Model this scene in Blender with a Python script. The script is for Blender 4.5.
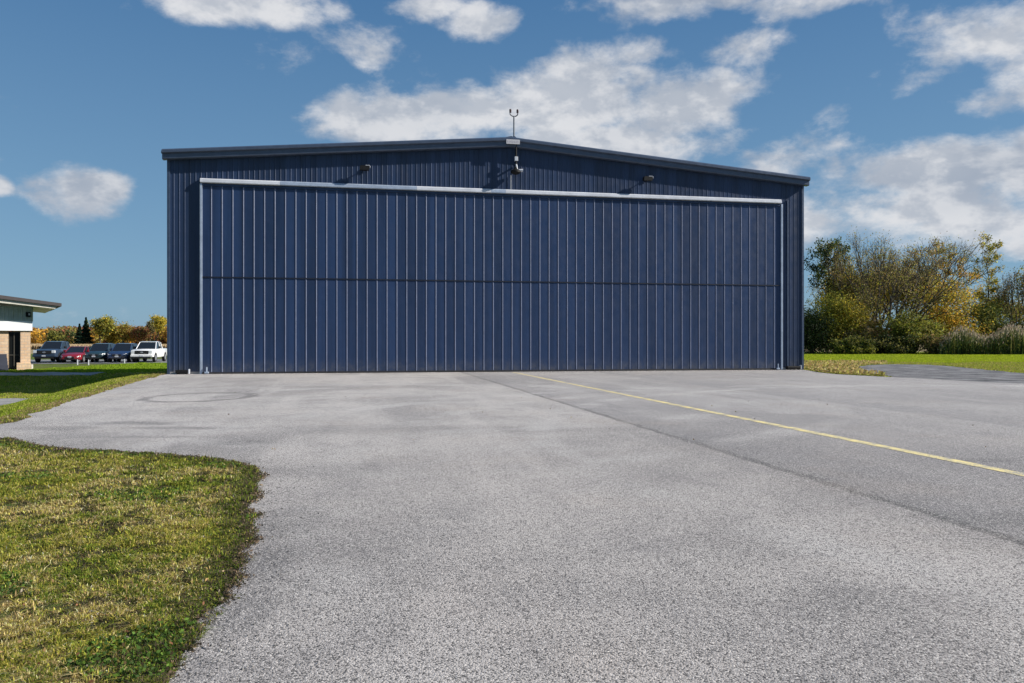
import bpy, bmesh, math, random
import numpy as np
from mathutils import Vector, Matrix, Quaternion
R = math.radians
for o in list(bpy.data.objects): bpy.data.objects.remove(o)
S = bpy.context.scene
COL = S.collection
F = 790.0; EYE = 1.65; HZ = 341.5
# ------------------------------------------------------------ camera
cam = bpy.data.cameras.new('camera'); cam.sensor_width = 36; cam.lens = F/1024*36
cam.clip_start = 0.1; cam.clip_end = 6000
camo = bpy.data.objects.new('camera', cam); COL.objects.link(camo)
camo.location = (0, 0, EYE); camo.rotation_euler = (R(90), 0, 0)
S.camera = camo
# hangar frame: origin = left bottom corner of the door, u along the facade, n towards the camera side
TH = R(10.9); A = np.array([-15.8, 40.1]); U = np.array([math.cos(TH), math.sin(TH)]); N = np.array([math.sin(TH), -math.cos(TH)])
# ------------------------------------------------------------ sun
EL = R(31); GR = R(15)
sh = U*math.cos(GR) + N*math.sin(GR)
sund = Vector((sh[0]*math.cos(EL), sh[1]*math.cos(EL), math.sin(EL)))
sl = bpy.data.lights.new('sun', 'SUN'); sl.energy = 4.8; sl.angle = R(0.5); sl.color = (1, .945, .86)
so = bpy.data.objects.new('sun', sl); COL.objects.link(so); so.rotation_euler = sund.to_track_quat('Z', 'Y').to_euler()
so.location = (30, 0, 40)
# ------------------------------------------------------------ sky with clouds
W = bpy.data.worlds.new('World'); S.world = W; W.use_nodes = True
nt = W.node_tree; nt.nodes.clear()
def nd(t, typ, **kw):
    n = t.nodes.new(typ)
    for k, v in kw.items(): setattr(n, k, v)
    return n
def put(t, sock, v):
    if isinstance(v, bpy.types.NodeSocket): t.links.new(v, sock)
    else: sock.default_value = v
def mth(t, op, a, b=0.0, c=0.0, clamp=False):
    n = nd(t, 'ShaderNodeMath', operation=op, use_clamp=clamp)
    put(t, n.inputs[0], a); put(t, n.inputs[1], b); put(t, n.inputs[2], c)
    return n.outputs[0]
def vm(t, op, a, b=(0, 0, 0)):
    n = nd(t, 'ShaderNodeVectorMath', operation=op)
    put(t, n.inputs[0], a); put(t, n.inputs[1], b)
    return n.outputs['Value'] if op in ('LENGTH', 'DOT_PRODUCT', 'DISTANCE') else n.outputs[0]
def mr(t, v, a, b, c=0.0, d=1.0, smooth=True):
    n = nd(t, 'ShaderNodeMapRange', interpolation_type='SMOOTHSTEP' if smooth else 'LINEAR')
    for i, x in enumerate((v, a, b, c, d)): put(t, n.inputs[i], x)
    return n.outputs[0]
def mix(t, f, a, b, mode='MIX'):
    n = nd(t, 'ShaderNodeMix', data_type='RGBA', blend_type=mode)
    put(t, n.inputs['Factor'], f)
    for k, v in ((6, a), (7, b)):
        if not isinstance(v, bpy.types.NodeSocket) and len(v) == 3: v = (*v, 1)
        put(t, n.inputs[k], v)
    return n.outputs[2]
def noise(t, vec, scale, detail=4, rough=.5, dist=0.0):
    n = nd(t, 'ShaderNodeTexNoise')
    if vec is not None: put(t, n.inputs['Vector'], vec)
    n.inputs['Scale'].default_value = scale; n.inputs['Detail'].default_value = detail
    n.inputs['Roughness'].default_value = rough; n.inputs['Distortion'].default_value = dist
    return n.outputs['Fac']
sky = nd(nt, 'ShaderNodeTexSky', sky_type='NISHITA'); sky.sun_disc = False
sky.sun_elevation = EL; sky.sun_rotation = math.atan2(sund.x, sund.y)
sky.air_density = 1.0; sky.dust_density = 0.6; sky.ozone_density = 1.6
tc = nd(nt, 'ShaderNodeTexCoord'); D = tc.outputs['Generated']
sp = nd(nt, 'ShaderNodeSeparateXYZ'); nt.links.new(D, sp.inputs[0])
az = mth(nt, 'ARCTAN2', sp.outputs[0], sp.outputs[1]); el = mth(nt, 'ARCSINE', sp.outputs[2])
cb = nd(nt, 'ShaderNodeCombineXYZ'); nt.links.new(az, cb.inputs[0]); nt.links.new(el, cb.inputs[1]); AE = cb.outputs[0]
# clouds by bearing, elevation, half width, half height (radians), weight
CL = [(400,120,100,34,1.0),(470,112,90,38,1.0),(565,98,110,50,1.05),(680,112,95,42,1.0),(620,145,190,34,.95),(345,95,40,22,.7),
 (225,0,105,22,1.0),(425,5,60,18,.8),(475,24,48,22,.85),(370,50,80,30,.58),(285,64,70,28,.55),(300,5,60,20,.7),
 (690,3,120,20,.95),(800,2,90,18,1.0),(600,2,60,18,.7),(740,45,55,26,.6),(650,52,50,22,.6),(770,160,62,34,.85),
 (985,45,95,42,.9),(1010,88,65,38,.95),(905,25,50,22,.5),
 (920,168,100,36,1.05),(1000,170,110,50,1.0),(880,215,140,40,.95),(820,200,60,35,.8),(990,225,130,40,.9),(860,150,50,20,.65),
 (84,190,44,30,1.0),(-6,185,16,9,.7),(120,315,90,12,.4),(1150,110,120,80,.9),(-120,90,100,50,.9)]
acc = None
for (px, py, rx, ry, w) in CL:
    u_ = (px-512)/F; v_ = (HZ-py)/F
    a_ = math.atan(u_); e_ = math.atan(v_/math.sqrt(1+u_*u_))
    d = vm(nt, 'SUBTRACT', AE, (a_, e_, 0)); d = vm(nt, 'MULTIPLY', d, (F/rx*.78, F/ry*.78, 0))
    l = vm(nt, 'LENGTH', d); b = mr(nt, l, 1.35, 0.0, 0.0, w)
    acc = b if acc is None else mth(nt, 'MAXIMUM', acc, b)
# the rest of the sky, out of view: loose random cloud
rest = mth(nt, 'MULTIPLY', mr(nt, noise(nt, D, 2.2, 3), .5, .7, 0, .9), mr(nt, mth(nt, 'ABSOLUTE', az), .75, 1.0))
acc = mth(nt, 'MAXIMUM', acc, rest)
DS = vm(nt, 'MULTIPLY', D, (1, 1, 1.7))
def puff(v):
    vn = nd(nt, 'ShaderNodeTexVoronoi', feature='F1', normalize=True); nt.links.new(v, vn.inputs['Vector'])
    vn.inputs['Scale'].default_value = 13; vn.inputs['Detail'].default_value = 2; vn.inputs['Roughness'].default_value = .5
    return mth(nt, 'ADD', mth(nt, 'MULTIPLY', noise(nt, v, 9, 9, .62, .12), .70), mth(nt, 'MULTIPLY', mth(nt, 'SUBTRACT', .92, vn.outputs['Distance']), .30))
n1 = puff(DS); na = noise(nt, DS, 10, 5, .6, .12); n1u = noise(nt, vm(nt, 'ADD', DS, (.010, 0, .026)), 10, 5, .6, .12)
dens = mr(nt, mth(nt, 'ADD', acc, mth(nt, 'MULTIPLY', mth(nt, 'SUBTRACT', n1, .54), 2.7)), .38, .90, 0, .95)
relief = mr(nt, mth(nt, 'SUBTRACT', na, n1u), -.09, .11)
n2 = noise(nt, DS, 3.6, 4)
bright = mth(nt, 'ADD', mth(nt, 'MULTIPLY', relief, .50), mth(nt, 'MULTIPLY', mr(nt, n2, .32, .62), .50))
CB = 1.0
ccol = mix(nt, bright, (.185*CB, .225*CB, .29*CB), (.49*CB, .495*CB, .51*CB))
SKYS = 0.075
skyc = mix(nt, 1.0, sky.outputs[0], (SKYS*.86, SKYS*.93, SKYS*1.02), 'MULTIPLY')
gr = mix(nt, mr(nt, el, -.02, .42, 0, 1, False), (.128,.245,.355), (.040,.118,.245))
skyc = mix(nt, .8, skyc, gr)
fin = mix(nt, dens, skyc, ccol)
bg = nd(nt, 'ShaderNodeBackground'); nt.links.new(fin, bg.inputs[0]); bg.inputs[1].default_value = 1.0
wo = nd(nt, 'ShaderNodeOutputWorld'); nt.links.new(bg.outputs[0], wo.inputs[0])
S.view_settings.view_transform = 'Standard'; S.view_settings.look = 'None'
S.view_settings.exposure = 0.62; S.view_settings.gamma = 1; S.view_settings.use_curve_mapping = False

# ------------------------------------------------------------ helpers
rng = np.random.default_rng(7); random.seed(7)
def P(px, py, z=0.0):
    """ground point under a picture position, used once to survey the place"""
    d = F*(EYE-z)/(py-HZ); return ((px-512)/F*d, d)
def newmat(name, base=(.5,.5,.5), rough=.6, metal=0.0, spec=None):
    m = bpy.data.materials.new(name); m.use_nodes = True
    b = m.node_tree.nodes['Principled BSDF']
    b.inputs['Base Color'].default_value = (*base, 1); b.inputs['Roughness'].default_value = rough
    b.inputs['Metallic'].default_value = metal
    if spec is not None: b.inputs['Specular IOR Level'].default_value = spec
    return m, m.node_tree, b
def worn(name, base, rough=.5, metal=0.0, var=.12, scale=3.0, spec=None, bump=0.0, bscale=60):
    m, t, b = newmat(name, base, rough, metal, spec)
    c = nd(t, 'ShaderNodeTexCoord').outputs['Object']
    f = noise(t, c, scale, 6, .6)
    lo = tuple(x*(1-var) for x in base); hi = tuple(min(1, x*(1+var)) for x in base)
    t.links.new(mix(t, mr(t, f, .3, .7), lo, hi), b.inputs['Base Color'])
    t.links.new(mr(t, noise(t, c, scale*4, 3), .3, .7, max(.05, rough-.08), min(1, rough+.08)), b.inputs['Roughness'])
    if bump:
        bn = nd(t, 'ShaderNodeBump'); bn.inputs['Strength'].default_value = bump; bn.inputs['Distance'].default_value = .02
        t.links.new(noise(t, c, bscale, 4), bn.inputs['Height']); t.links.new(bn.outputs[0], b.inputs['Normal'])
    return m
def empty(name, loc=(0,0,0), rz=0.0):
    o = bpy.data.objects.new(name, None); COL.objects.link(o); o.location = loc; o.rotation_euler = (0,0,rz)
    o.empty_display_size = .3
    return o
def tag(o, label=None, cat=None, group=None, kind=None):
    if label: o['label'] = label
    if cat: o['category'] = cat
    if group: o['group'] = group
    if kind: o['kind'] = kind
    return o
def link(name, me, mat, parent=None, label=None):
    o = bpy.data.objects.new(name, me); COL.objects.link(o)
    if mat: me.materials.append(mat)
    if parent: o.parent = parent
    if label: o['label'] = label
    return o
def raw(name, V, Fc, mat, parent=None, smooth=False, tint=None, label=None):
    """V (n,3), Fc (m,k) with one face size"""
    V = np.asarray(V, dtype=np.float32); Fc = np.asarray(Fc, dtype=np.int32)
    me = bpy.data.meshes.new(name); k = Fc.shape[1]
    me.vertices.add(len(V)); me.vertices.foreach_set('co', V.ravel())
    me.loops.add(Fc.size); me.loops.foreach_set('vertex_index', Fc.ravel())
    me.polygons.add(len(Fc)); me.polygons.foreach_set('loop_start', np.arange(0, Fc.size, k, dtype=np.int32))
    me.polygons.foreach_set('loop_total', np.full(len(Fc), k, dtype=np.int32))
    if smooth: me.polygons.foreach_set('use_smooth', np.ones(len(Fc), dtype=bool))
    me.update(calc_edges=True)
    if tint is not None:
        a = me.color_attributes.new('tint', 'FLOAT_COLOR', 'POINT')
        c = np.ones((len(V), 4), dtype=np.float32); c[:, :3] = tint; a.data.foreach_set('color', c.ravel())
    return link(name, me, mat, parent, label)
class MB:
    def __init__(s): s.b = bmesh.new()
    def box(s, x0, y0, z0, x1, y1, z1, bev=0.0):
        r = bmesh.ops.create_cube(s.b, size=1)
        for v in r['verts']:
            v.co = Vector((x0+(v.co.x+.5)*(x1-x0), y0+(v.co.y+.5)*(y1-y0), z0+(v.co.z+.5)*(z1-z0)))
        if bev:
            es = list({e for v in r['verts'] for e in v.link_edges})
            bmesh.ops.bevel(s.b, geom=es, offset=bev, segments=2, affect='EDGES', profile=.5)
        return s
    def tube(s, p, q, r0, r1=None, n=10, cap=True):
        r1 = r0 if r1 is None else r1
        p, q = Vector(p), Vector(q); d = q-p
        M = Matrix.Translation((p+q)/2) @ d.to_track_quat('Z', 'Y').to_matrix().to_4x4()
        bmesh.ops.create_cone(s.b, cap_ends=cap, segments=n, radius1=r0, radius2=r1, depth=d.length, matrix=M)
        return s
    def ball(s, c, r, sc=(1,1,1), n=12):
        M = Matrix.Translation(c) @ Matrix.Diagonal((*sc, 1))
        bmesh.ops.create_uvsphere(s.b, u_segments=n, v_segments=max(6, n//2), radius=r, matrix=M); return s
    def poly(s, pts):
        return s.b.faces.new([s.b.verts.new(p) for p in pts])
    def prism(s, pts, ax, a, b):
        """2D outline extruded along an axis from a to b"""
        def mk(p, t): return {'x': (t, p[0], p[1]), 'y': (p[0], t, p[1]), 'z': (p[0], p[1], t)}[ax]
        A_ = [s.b.verts.new(mk(p, a)) for p in pts]; B_ = [s.b.verts.new(mk(p, b)) for p in pts]
        s.b.faces.new(A_); s.b.faces.new(B_[::-1])
        for i in range(len(pts)):
            j = (i+1) % len(pts); s.b.faces.new((A_[i], B_[i], B_[j], A_[j]))
        return s
    def loft(s, rings, closed=True, cap=True):
        vs = [[s.b.verts.new(p) for p in r] for r in rings]
        n = len(vs[0])
        for a, b in zip(vs[:-1], vs[1:]):
            for i in range(n if closed else n-1):
                j = (i+1) % n; s.b.faces.new((a[i], a[j], b[j], b[i]))
        if cap and closed: s.b.faces.new(vs[0][::-1]); s.b.faces.new(vs[-1])
        return s
    def build(s, name, mat, parent=None, smooth=False, label=None):
        bmesh.ops.recalc_face_normals(s.b, faces=s.b.faces)
        me = bpy.data.meshes.new(name); s.b.to_mesh(me); s.b.free()
        if smooth:
            for p in me.polygons: p.use_smooth = True
            try: me.set_sharp_from_angle(angle=R(38))
            except Exception: pass
        return link(name, me, mat, parent, label)
def copy_tree(o, parent=None):
    c = o.copy(); COL.objects.link(c)
    if parent: c.parent = parent
    for ch in [x for x in KIDS if x.parent == o]: copy_tree(ch, c)
    return c

# ------------------------------------------------------------ the apron outline, surveyed
def vnoise(X, Y, sc, seed=1):
    g = np.random.default_rng(seed).uniform(0, 1, (257, 257)); x = (X*sc) % 256; y = (Y*sc) % 256
    i, j = x.astype(int), y.astype(int); u, v = x-i, y-j; u = u*u*(3-2*u); v = v*v*(3-2*v)
    return (g[i, j]*(1-u)+g[i+1, j]*u)*(1-v)+(g[i, j+1]*(1-u)+g[i+1, j+1]*u)*v
def smooth_poly(pts, step=.35, jit=0.0):
    for _ in range(2):
        q = []
        for i in range(len(pts)):
            a = np.array(pts[i]); b_ = np.array(pts[(i+1) % len(pts)])
            if np.linalg.norm(b_-a) > 12: q += [a+(b_-a)*min(.1, .5/np.linalg.norm(b_-a)), b_-(b_-a)*min(.1, .5/np.linalg.norm(b_-a))]
            else: q += [a*.75+b_*.25, a*.25+b_*.75]
        pts = q
    out = []
    n = len(pts)
    for i in range(n):
        a = np.array(pts[i]); b = np.array(pts[(i+1) % n]); L = np.linalg.norm(b-a); k = max(1, int(L/step)) if L < 14 else max(1, int(L/3))
        for j in range(k):
            out.append(a+(b-a)*j/k)
    o = np.array(out)
    if jit: o = o + rng.normal(0, jit, o.shape)
    return o
def hl(s, t): return tuple(A + U*s + N*t)      # t metres in front of the facade
ap = [hl(-1.7, .0)] + [P(*q) for q in [(150,378),(125,385),(100,393),(60,405),(30,416),(0,427)]] + [(-14,15.9),(-34,17.5),(-34,15.6),(-14,14.0)] + \
 [P(*q) for q in [(0,437),(20,443),(50,449),(90,451),(130,452),(170,455),(205,459),(232,464),(248,471),(256,480),(256,492),(251,508),(248,528),
  (243,548),(233,572),(224,600),(209,630),(192,660),(176,685),(150,740),(120,860)]] + [(-1.45,.5),(-1.4,-30),(70,-30),(70,30.5),(30,31.8)] + \
 [P(*q) for q in [(1024,384.5),(960,380.5),(880,376.5),(825,373.5)]] + [hl(33.6, .0), hl(33.3, -.6), hl(-1.4, -.6)]
APR = smooth_poly(ap, .07, .010)
_m = (APR[:, 1] < 39) & (APR[:, 0] < 0)
for _sc, _am in ((1.1, .22), (3.5, .14), (11, .07)):
    for _k in (0, 1): APR[_m, _k] += (vnoise(APR[_m, 0]+300, APR[_m, 1]+300, _sc, 31+_k)-.5)*_am
def inside(X, Y, poly):
    x0, y0 = poly[:, 0], poly[:, 1]; x1, y1 = np.roll(x0, -1), np.roll(y0, -1)
    r = np.zeros(X.shape, bool)
    for a, b, c, d in zip(x0, y0, x1, y1):
        if b == d: continue
        m = ((b > Y) != (d > Y)); r ^= m & (X < (c-a)*(Y-b)/(d-b)+a)
    return r
def dist(X, Y, poly, closed=True):
    r = np.full(X.shape, 1e9)
    Q = np.roll(poly, -1, axis=0)
    M = len(poly) if closed else len(poly)-1
    for i in range(M):
        a = poly[i]; e = Q[i]-a; L = e@e+1e-12
        t = np.clip(((X-a[0])*e[0]+(Y-a[1])*e[1])/L, 0, 1)
        np.minimum(r, (X-a[0]-t*e[0])**2+(Y-a[1]-t*e[1])**2, out=r)
    return np.sqrt(r)
apc = np.array(ap)
def sst(x, a, b):
    t = np.clip((x-a)/(b-a), 0, 1); return t*t*(3-2*t)
EDGE = np.array([(-9.0,13.2),(-9.76,15.07),(-10.5,17.3),(-11.7,20.5),(-12.9,24.8),(-16.4,35.7),(-17.35,39.9),(-20.5,56),(-22,64)])
def height(X, Y):
    X = np.asarray(X, float); Y = np.asarray(Y, float)
    ex = np.interp(Y, EDGE[:, 1], EDGE[:, 0])
    d = ex - X
    ditch = -1.02*sst(d, .6, 6.2)*sst(Y, 16.5, 22)
    back = -.33 + 0*Y
    tb = sst(Y, 43, 55)
    left = ditch*(1-tb) + back*tb*sst(d, -2, 3)
    left = np.where(Y > 56, back*sst(-X, 10, 22), left)
    left = left*(1-sst(Y, 150, 400)*.3)
    bumps = .018*np.sin(X*1.7+.6*Y)*np.sin(Y*1.3-.4*X) + .012*np.sin(X*4.1+Y*2.3)
    return left + bumps*sst(np.abs(d)+0*X, .0, .8)*sst(-X, -8, 0) - .012
# ------------------------------------------------------------ ground
def axis(lo, hi, step, far, g=1.16):
    a = list(np.arange(lo, hi+1e-6, step)); s = step; v = hi
    while v < far: s *= g; v += s; a.append(v)
    s = step; v = lo
    while v > -far: s *= g; v -= s; a.insert(0, v)
    return np.array(a)
gx = axis(-42, 34, .4, 2500); gy = axis(0, 70, .4, 3000)
GX, GY = np.meshgrid(gx, gy); GZ = height(GX, GY)
near = (GX > -40) & (GX < 75) & (GY > -35) & (GY < 70)
ins = np.zeros(GX.shape, bool); dd = np.full(GX.shape, 9.0)
ins[near] = inside(GX[near], GY[near], apc); dd[near] = dist(GX[near], GY[near], apc)
GZ = np.where(ins, np.where(dd > .6, -.12, np.minimum(GZ, -.03)), GZ)
ii, jj = np.meshgrid(np.arange(len(gy)-1), np.arange(len(gx)-1), indexing='ij'); nx = len(gx)
q = (ii*nx+jj).ravel(); FC = np.stack([q, q+1, q+nx+1, q+nx], 1)
def soil():
    m, t, b = newmat('grass_ground', (.05,.08,.02), .9, spec=.2)
    c = nd(t, 'ShaderNodeTexCoord').outputs['Object']
    n1 = noise(t, c, .5, 5, .6); n2 = noise(t, c, 14, 5, .7); n3 = noise(t, c, 90, 3, .7)
    g = mix(t, mr(t, n2, .35, .65), (.06,.11,.012), (.14,.20,.022))
    g = mix(t, mr(t, n1, .42, .62, 0, .55), g, (.20,.16,.06))
    g = mix(t, mr(t, n3, .3, .7, 0, .6), g, (.03,.045,.012))
    spx = nd(t, 'ShaderNodeSeparateXYZ'); t.links.new(c, spx.inputs[0])
    # bright mown lawn right of the hangar and by the parking, tan fields far off
    rt = mth(t, 'MULTIPLY', mr(t, spx.outputs[0], 14, 19), mr(t, spx.outputs[1], 40, 50))
    lawn = mix(t, mr(t, n2, .3, .7), (.24,.30,.014), (.31,.36,.02))
    g = mix(t, mth(t, 'MULTIPLY', rt, .85), g, lawn)
    fld = mr(t, spx.outputs[1], 120, 135)
    g = mix(t, fld, g, mix(t, n1, (.25,.19,.10), (.33,.26,.14)))
    t.links.new(g, b.inputs['Base Color'])
    bn = nd(t, 'ShaderNodeBump'); bn.inputs['Strength'].default_value = .9; bn.inputs['Distance'].default_value = .05
    t.links.new(noise(t, c, 35, 5, .7), bn.inputs['Height']); t.links.new(bn.outputs[0], b.inputs['Normal'])
    return m
tag(raw('ground', np.stack([GX.ravel(), GY.ravel(), GZ.ravel()], 1), FC, soil(), smooth=True), kind='structure')
# ------------------------------------------------------------ asphalt apron
def asphalt():
    m, t, b = newmat('asphalt', (.2,.2,.2), .85, spec=.35)
    c = nd(t, 'ShaderNodeTexCoord').outputs['Object']
    sx = nd(t, 'ShaderNodeSeparateXYZ'); t.links.new(c, sx.inputs[0])
    rel = vm(t, 'SUBTRACT', c, (A[0], A[1], 0))
    s = vm(t, 'DOT_PRODUCT', rel, (U[0], U[1], 0)); tt = vm(t, 'DOT_PRODUCT', rel, (N[0], N[1], 0))
    sw = mth(t, 'ADD', s, mth(t, 'MULTIPLY', mth(t, 'SUBTRACT', noise(t, c, 1.2, 8, .7), .5), .32))
    cs = nd(t, 'ShaderNodeCombineXYZ'); t.links.new(mth(t, 'MULTIPLY', s, 1.0), cs.inputs[0]); t.links.new(mth(t, 'MULTIPLY', tt, .12), cs.inputs[1])
    big = noise(t, c, .16, 5, .55, .6); mid = noise(t, c, .9, 6, .65, .4); streak = noise(t, cs.outputs[0], .7, 4, .6)
    base = mix(t, mr(t, big, .38, .60), (.25,.238,.232), (.47,.445,.42))
    base = mix(t, mr(t, mid, .42, .68, 0, .6), base, (.24,.232,.232))
    base = mix(t, mr(t, streak, .46, .64, 0, .55), base, (.54,.51,.48))
    # slightly older paving right of the joint, darker along the joint
    right = mr(t, sw, 13.22, 13.34)
    base = mix(t, mth(t, 'MULTIPLY', right, .45), base, (.20,.197,.208))
    j1 = mth(t, 'MULTIPLY', right, mr(t, sw, 14.9, 13.2)); base = mix(t, mth(t, 'MULTIPLY', j1, mr(t, mid, .25, .75, .15, .75)), base, (.13,.13,.14))
    crack = mr(t, mth(t, 'ABSOLUTE', mth(t, 'SUBTRACT', sw, 13.28)), .11, .03); base = mix(t, mth(t, 'MULTIPLY', crack, .9), base, (.05,.05,.055))
    r2 = mth(t, 'MULTIPLY', mr(t, sw, 20.3, 20.5), mr(t, sw, 22.8, 20.6)); base = mix(t, mth(t, 'MULTIPLY', r2, .55), base, (.15,.152,.165))
    # tyre ring and worn smudges near the lawn
    def blob(cx, cy, rx, ry):
        d = vm(t, 'MULTIPLY', vm(t, 'SUBTRACT', c, (cx, cy, 0)), (1/rx, 1/ry, 0)); return vm(t, 'LENGTH', d)
    wob = mth(t, 'MULTIPLY', mth(t, 'SUBTRACT', noise(t, c, 1.1, 4), .5), .35)
    x, y = P(200, 397); rg = mth(t, 'ADD', blob(x, y, 1.45, 1.9), wob)
    ring = mr(t, mth(t, 'ABSOLUTE', mth(t, 'SUBTRACT', rg, 1.0)), .16, .05)
    base = mix(t, mth(t, 'MULTIPLY', ring, mr(t, noise(t, c, .9, 3), .25, .5, .45, .95)), base, (.09,.085,.088))
    for (px, py, rx, ry, w) in [(232,443,.75,.40,.75),(120,423,1.6,.5,.55),(180,428,1.8,.35,.5),(60,428,1.2,.5,.45),(150,437,1.5,.25,.4),(200,462,1.2,.35,.45),
                                (545,384,.55,.9,.35),(980,460,.8,.25,.45),(1000,520,1.0,.5,.35),(250,470,.7,.5,.35),(290,520,.45,1.0,.45),(270,560,.35,.8,.45),(240,610,.3,.6,.4),(330,470,1.2,.9,.3),(400,430,2.5,1.2,.22),(880,600,.9,.5,.15)]:
        x, y = P(px, py)
        f = mr(t, mth(t, 'ADD', blob(x, y, rx, ry), mth(t, 'MULTIPLY', wob, 2.4)), 1.0, .3, 0, min(.9, w*1.35))
        base = mix(t, f, base, (.10,.10,.105))
    # curved pale tyre arcs on the far right and middle
    for (cx, cy, r0, w) in [(16,14,15.5,.8),(14,10,20.0,.7),(15,12,17.4,.6),(-2,22,7.5,.6),(-4,20,10.5,.55),(-1,21,9.0,.5)]:
        rr = mth(t, 'ADD', vm(t, 'LENGTH', vm(t, 'MULTIPLY', vm(t, 'SUBTRACT', c, (cx, cy, 0)), (1, 1, 0))), mth(t, 'MULTIPLY', wob, .8))
        f = mr(t, mth(t, 'ABSOLUTE', mth(t, 'SUBTRACT', rr, r0)), .5, .12, 0, w)
        base = mix(t, mth(t, 'MULTIPLY', f, mr(t, noise(t, c, .5, 3), .4, .65)), base, (.50,.485,.465))
    base = mix(t, mr(t, noise(t, c, .35, 4, .6), .5, .7, 0, .25), base, (.42,.35,.29))
    # exposed stones
    v = nd(t, 'ShaderNodeTexVoronoi'); v.inputs['Scale'].default_value = 100; t.links.new(c, v.inputs['Vector'])
    vs = nd(t, 'ShaderNodeSeparateColor'); t.links.new(v.outputs['Color'], vs.inputs[0])
    sp = noise(t, c, 92, 4, .85); sp2 = noise(t, c, 175, 2, .7)
    base = mix(t, mth(t, 'MULTIPLY', mr(t, vs.outputs[0], .66, .9), .75), base, (.72,.69,.65))
    base = mix(t, mth(t, 'MULTIPLY', mr(t, vs.outputs[1], .66, .8), .9), base, (.035,.035,.037))
    base = mix(t, mr(t, sp, .56, .61, 0, .9), base, (.03,.029,.03))
    base = mix(t, mr(t, sp2, .57, .63, 0, .75), base, (.80,.77,.72))
    base = mix(t, mth(t, 'MULTIPLY', mr(t, tt, 20, 38), .55), base, (.72,.70,.69), 'MULTIPLY')
    base = mix(t, 1.0, base, (1.03,1.01,1.01), 'MULTIPLY')
    t.links.new(base, b.inputs['Base Color'])
    bn = nd(t, 'ShaderNodeBump'); bn.inputs['Strength'].default_value = .75; bn.inputs['Distance'].default_value = .006
    h = mth(t, 'ADD', mth(t, 'MULTIPLY', v.outputs['Distance'], -1.0), mth(t, 'MULTIPLY', sp, .9))
    t.links.new(h, bn.inputs['Height']); t.links.new(bn.outputs[0], b.inputs['Normal'])
    return m
def sheet(name, poly, z, mat, thick=0.0, parent=None, hz=None):
    b = MB()
    zz = [z if hz is None else float(hz(p[0], p[1]))+z for p in poly]
    f = b.poly([(p[0], p[1], k) for p, k in zip(poly, zz)])
    if f.normal.z < 0: pass
    f.normal_update()
    if f.normal.z < 0: f.normal_flip()
    if thick:
        vs = list(f.verts); lo = [b.b.verts.new((v.co.x, v.co.y, v.co.z-thick)) for v in vs]
        n = len(vs)
        for i in range(n): b.b.faces.new((vs[i], lo[i], lo[(i+1)%n], vs[(i+1)%n]))
    bmesh.ops.triangulate(b.b, faces=[f])
    me = bpy.data.meshes.new(name); b.b.to_mesh(me); b.b.free()
    return link(name, me, mat, parent)
tag(sheet('asphalt_apron', APR, 0, asphalt(), .07), kind='structure')
# painted centre line
m, t, b = newmat('yellow_paint', (.72,.55,.16), .7)
c = nd(t, 'ShaderNodeTexCoord').outputs['Object']
col = mix(t, mr(t, mth(t, 'ADD', mth(t, 'MULTIPLY', noise(t, c, 45, 6, .8), .6), mth(t, 'MULTIPLY', noise(t, c, 2.5, 5, .7), .4)), .45, .53), (.28,.265,.25), (.78,.64,.27)); t.links.new(col, b.inputs['Base Color'])
lp = []
L0, L1 = .9, 70
tsamp = np.linspace(L0, L1, 180)
e1 = [A+U*(16.0+rng.normal(0,.006)-.10)+N*k for k in tsamp]; e2 = [A+U*(16.0+rng.normal(0,.006)+.10)+N*k for k in tsamp]
V = [(*p, .004) for p in e1]+[(*p, .004) for p in e2]; n_ = len(tsamp)
tag(raw('road_marking', V, [(i, i+1, n_+i+1, n_+i) for i in range(n_-1)], m), 'faded yellow centre line painted on the asphalt leading to the hangar door', 'road marking')
COL.objects['road_marking']['kind'] = 'structure'
for k_ in ('label','category'): del COL.objects['road_marking'][k_]
# gravel on the right, sunken path and parking on the left
def gravel(name, lo, hi):
    m, t, b = newmat(name, lo, .9, spec=.25)
    c = nd(t, 'ShaderNodeTexCoord').outputs['Object']
    f = mth(t, 'ADD', mth(t, 'MULTIPLY', noise(t, c, .7, 5, .7), .5), mth(t, 'MULTIPLY', noise(t, c, 22, 6, .85), .5))
    t.links.new(mix(t, mr(t, f, .40, .60), lo, hi), b.inputs['Base Color'])
    bn = nd(t, 'ShaderNodeBump'); bn.inputs['Strength'].default_value = 1; bn.inputs['Distance'].default_value = .05
    t.links.new(noise(t, c, 20, 5, .8), bn.inputs['Height']); t.links.new(bn.outputs[0], b.inputs['Normal'])
    return m
gp = smooth_poly([P(*q) for q in [(853,366.5),(880,364),(930,364.5),(1024,373),(1110,380)]]+[(70,33),(70,30),(30,31.3)]+[P(*q) for q in [(1024,385),(960,381),(885,377),(862,372)]], .8, .12)
tag(sheet('gravel', gp, -.005, gravel('gravel_dark', (.06,.06,.065), (.27,.265,.27))), kind='structure')
def drape(name, x0, x1, y0, y1, z, mat, skew=0.0):
    """strip laid on the terrain"""
    xs = np.linspace(x0, x1, 60); ys = np.linspace(y0, y1, 20); X, Y = np.meshgrid(xs, ys); Y = Y + (X-x0)*skew
    Z = height(X, Y)+z; i, j = np.meshgrid(np.arange(19), np.arange(59), indexing='ij'); q = (i*60+j).ravel()
    return tag(raw(name, np.stack([X.ravel(), Y.ravel(), Z.ravel()], 1), np.stack([q, q+1, q+61, q+60], 1), mat, smooth=True), kind='structure')
pathm = gravel('path_concrete', (.24,.235,.23), (.36,.35,.34))
drape('path', -50, -18.3, 31.2, 36.2, .03, pathm, .02)
drape('pavement', -50, -27, 50.0, 51.8, .03, pathm, .03)
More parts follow.
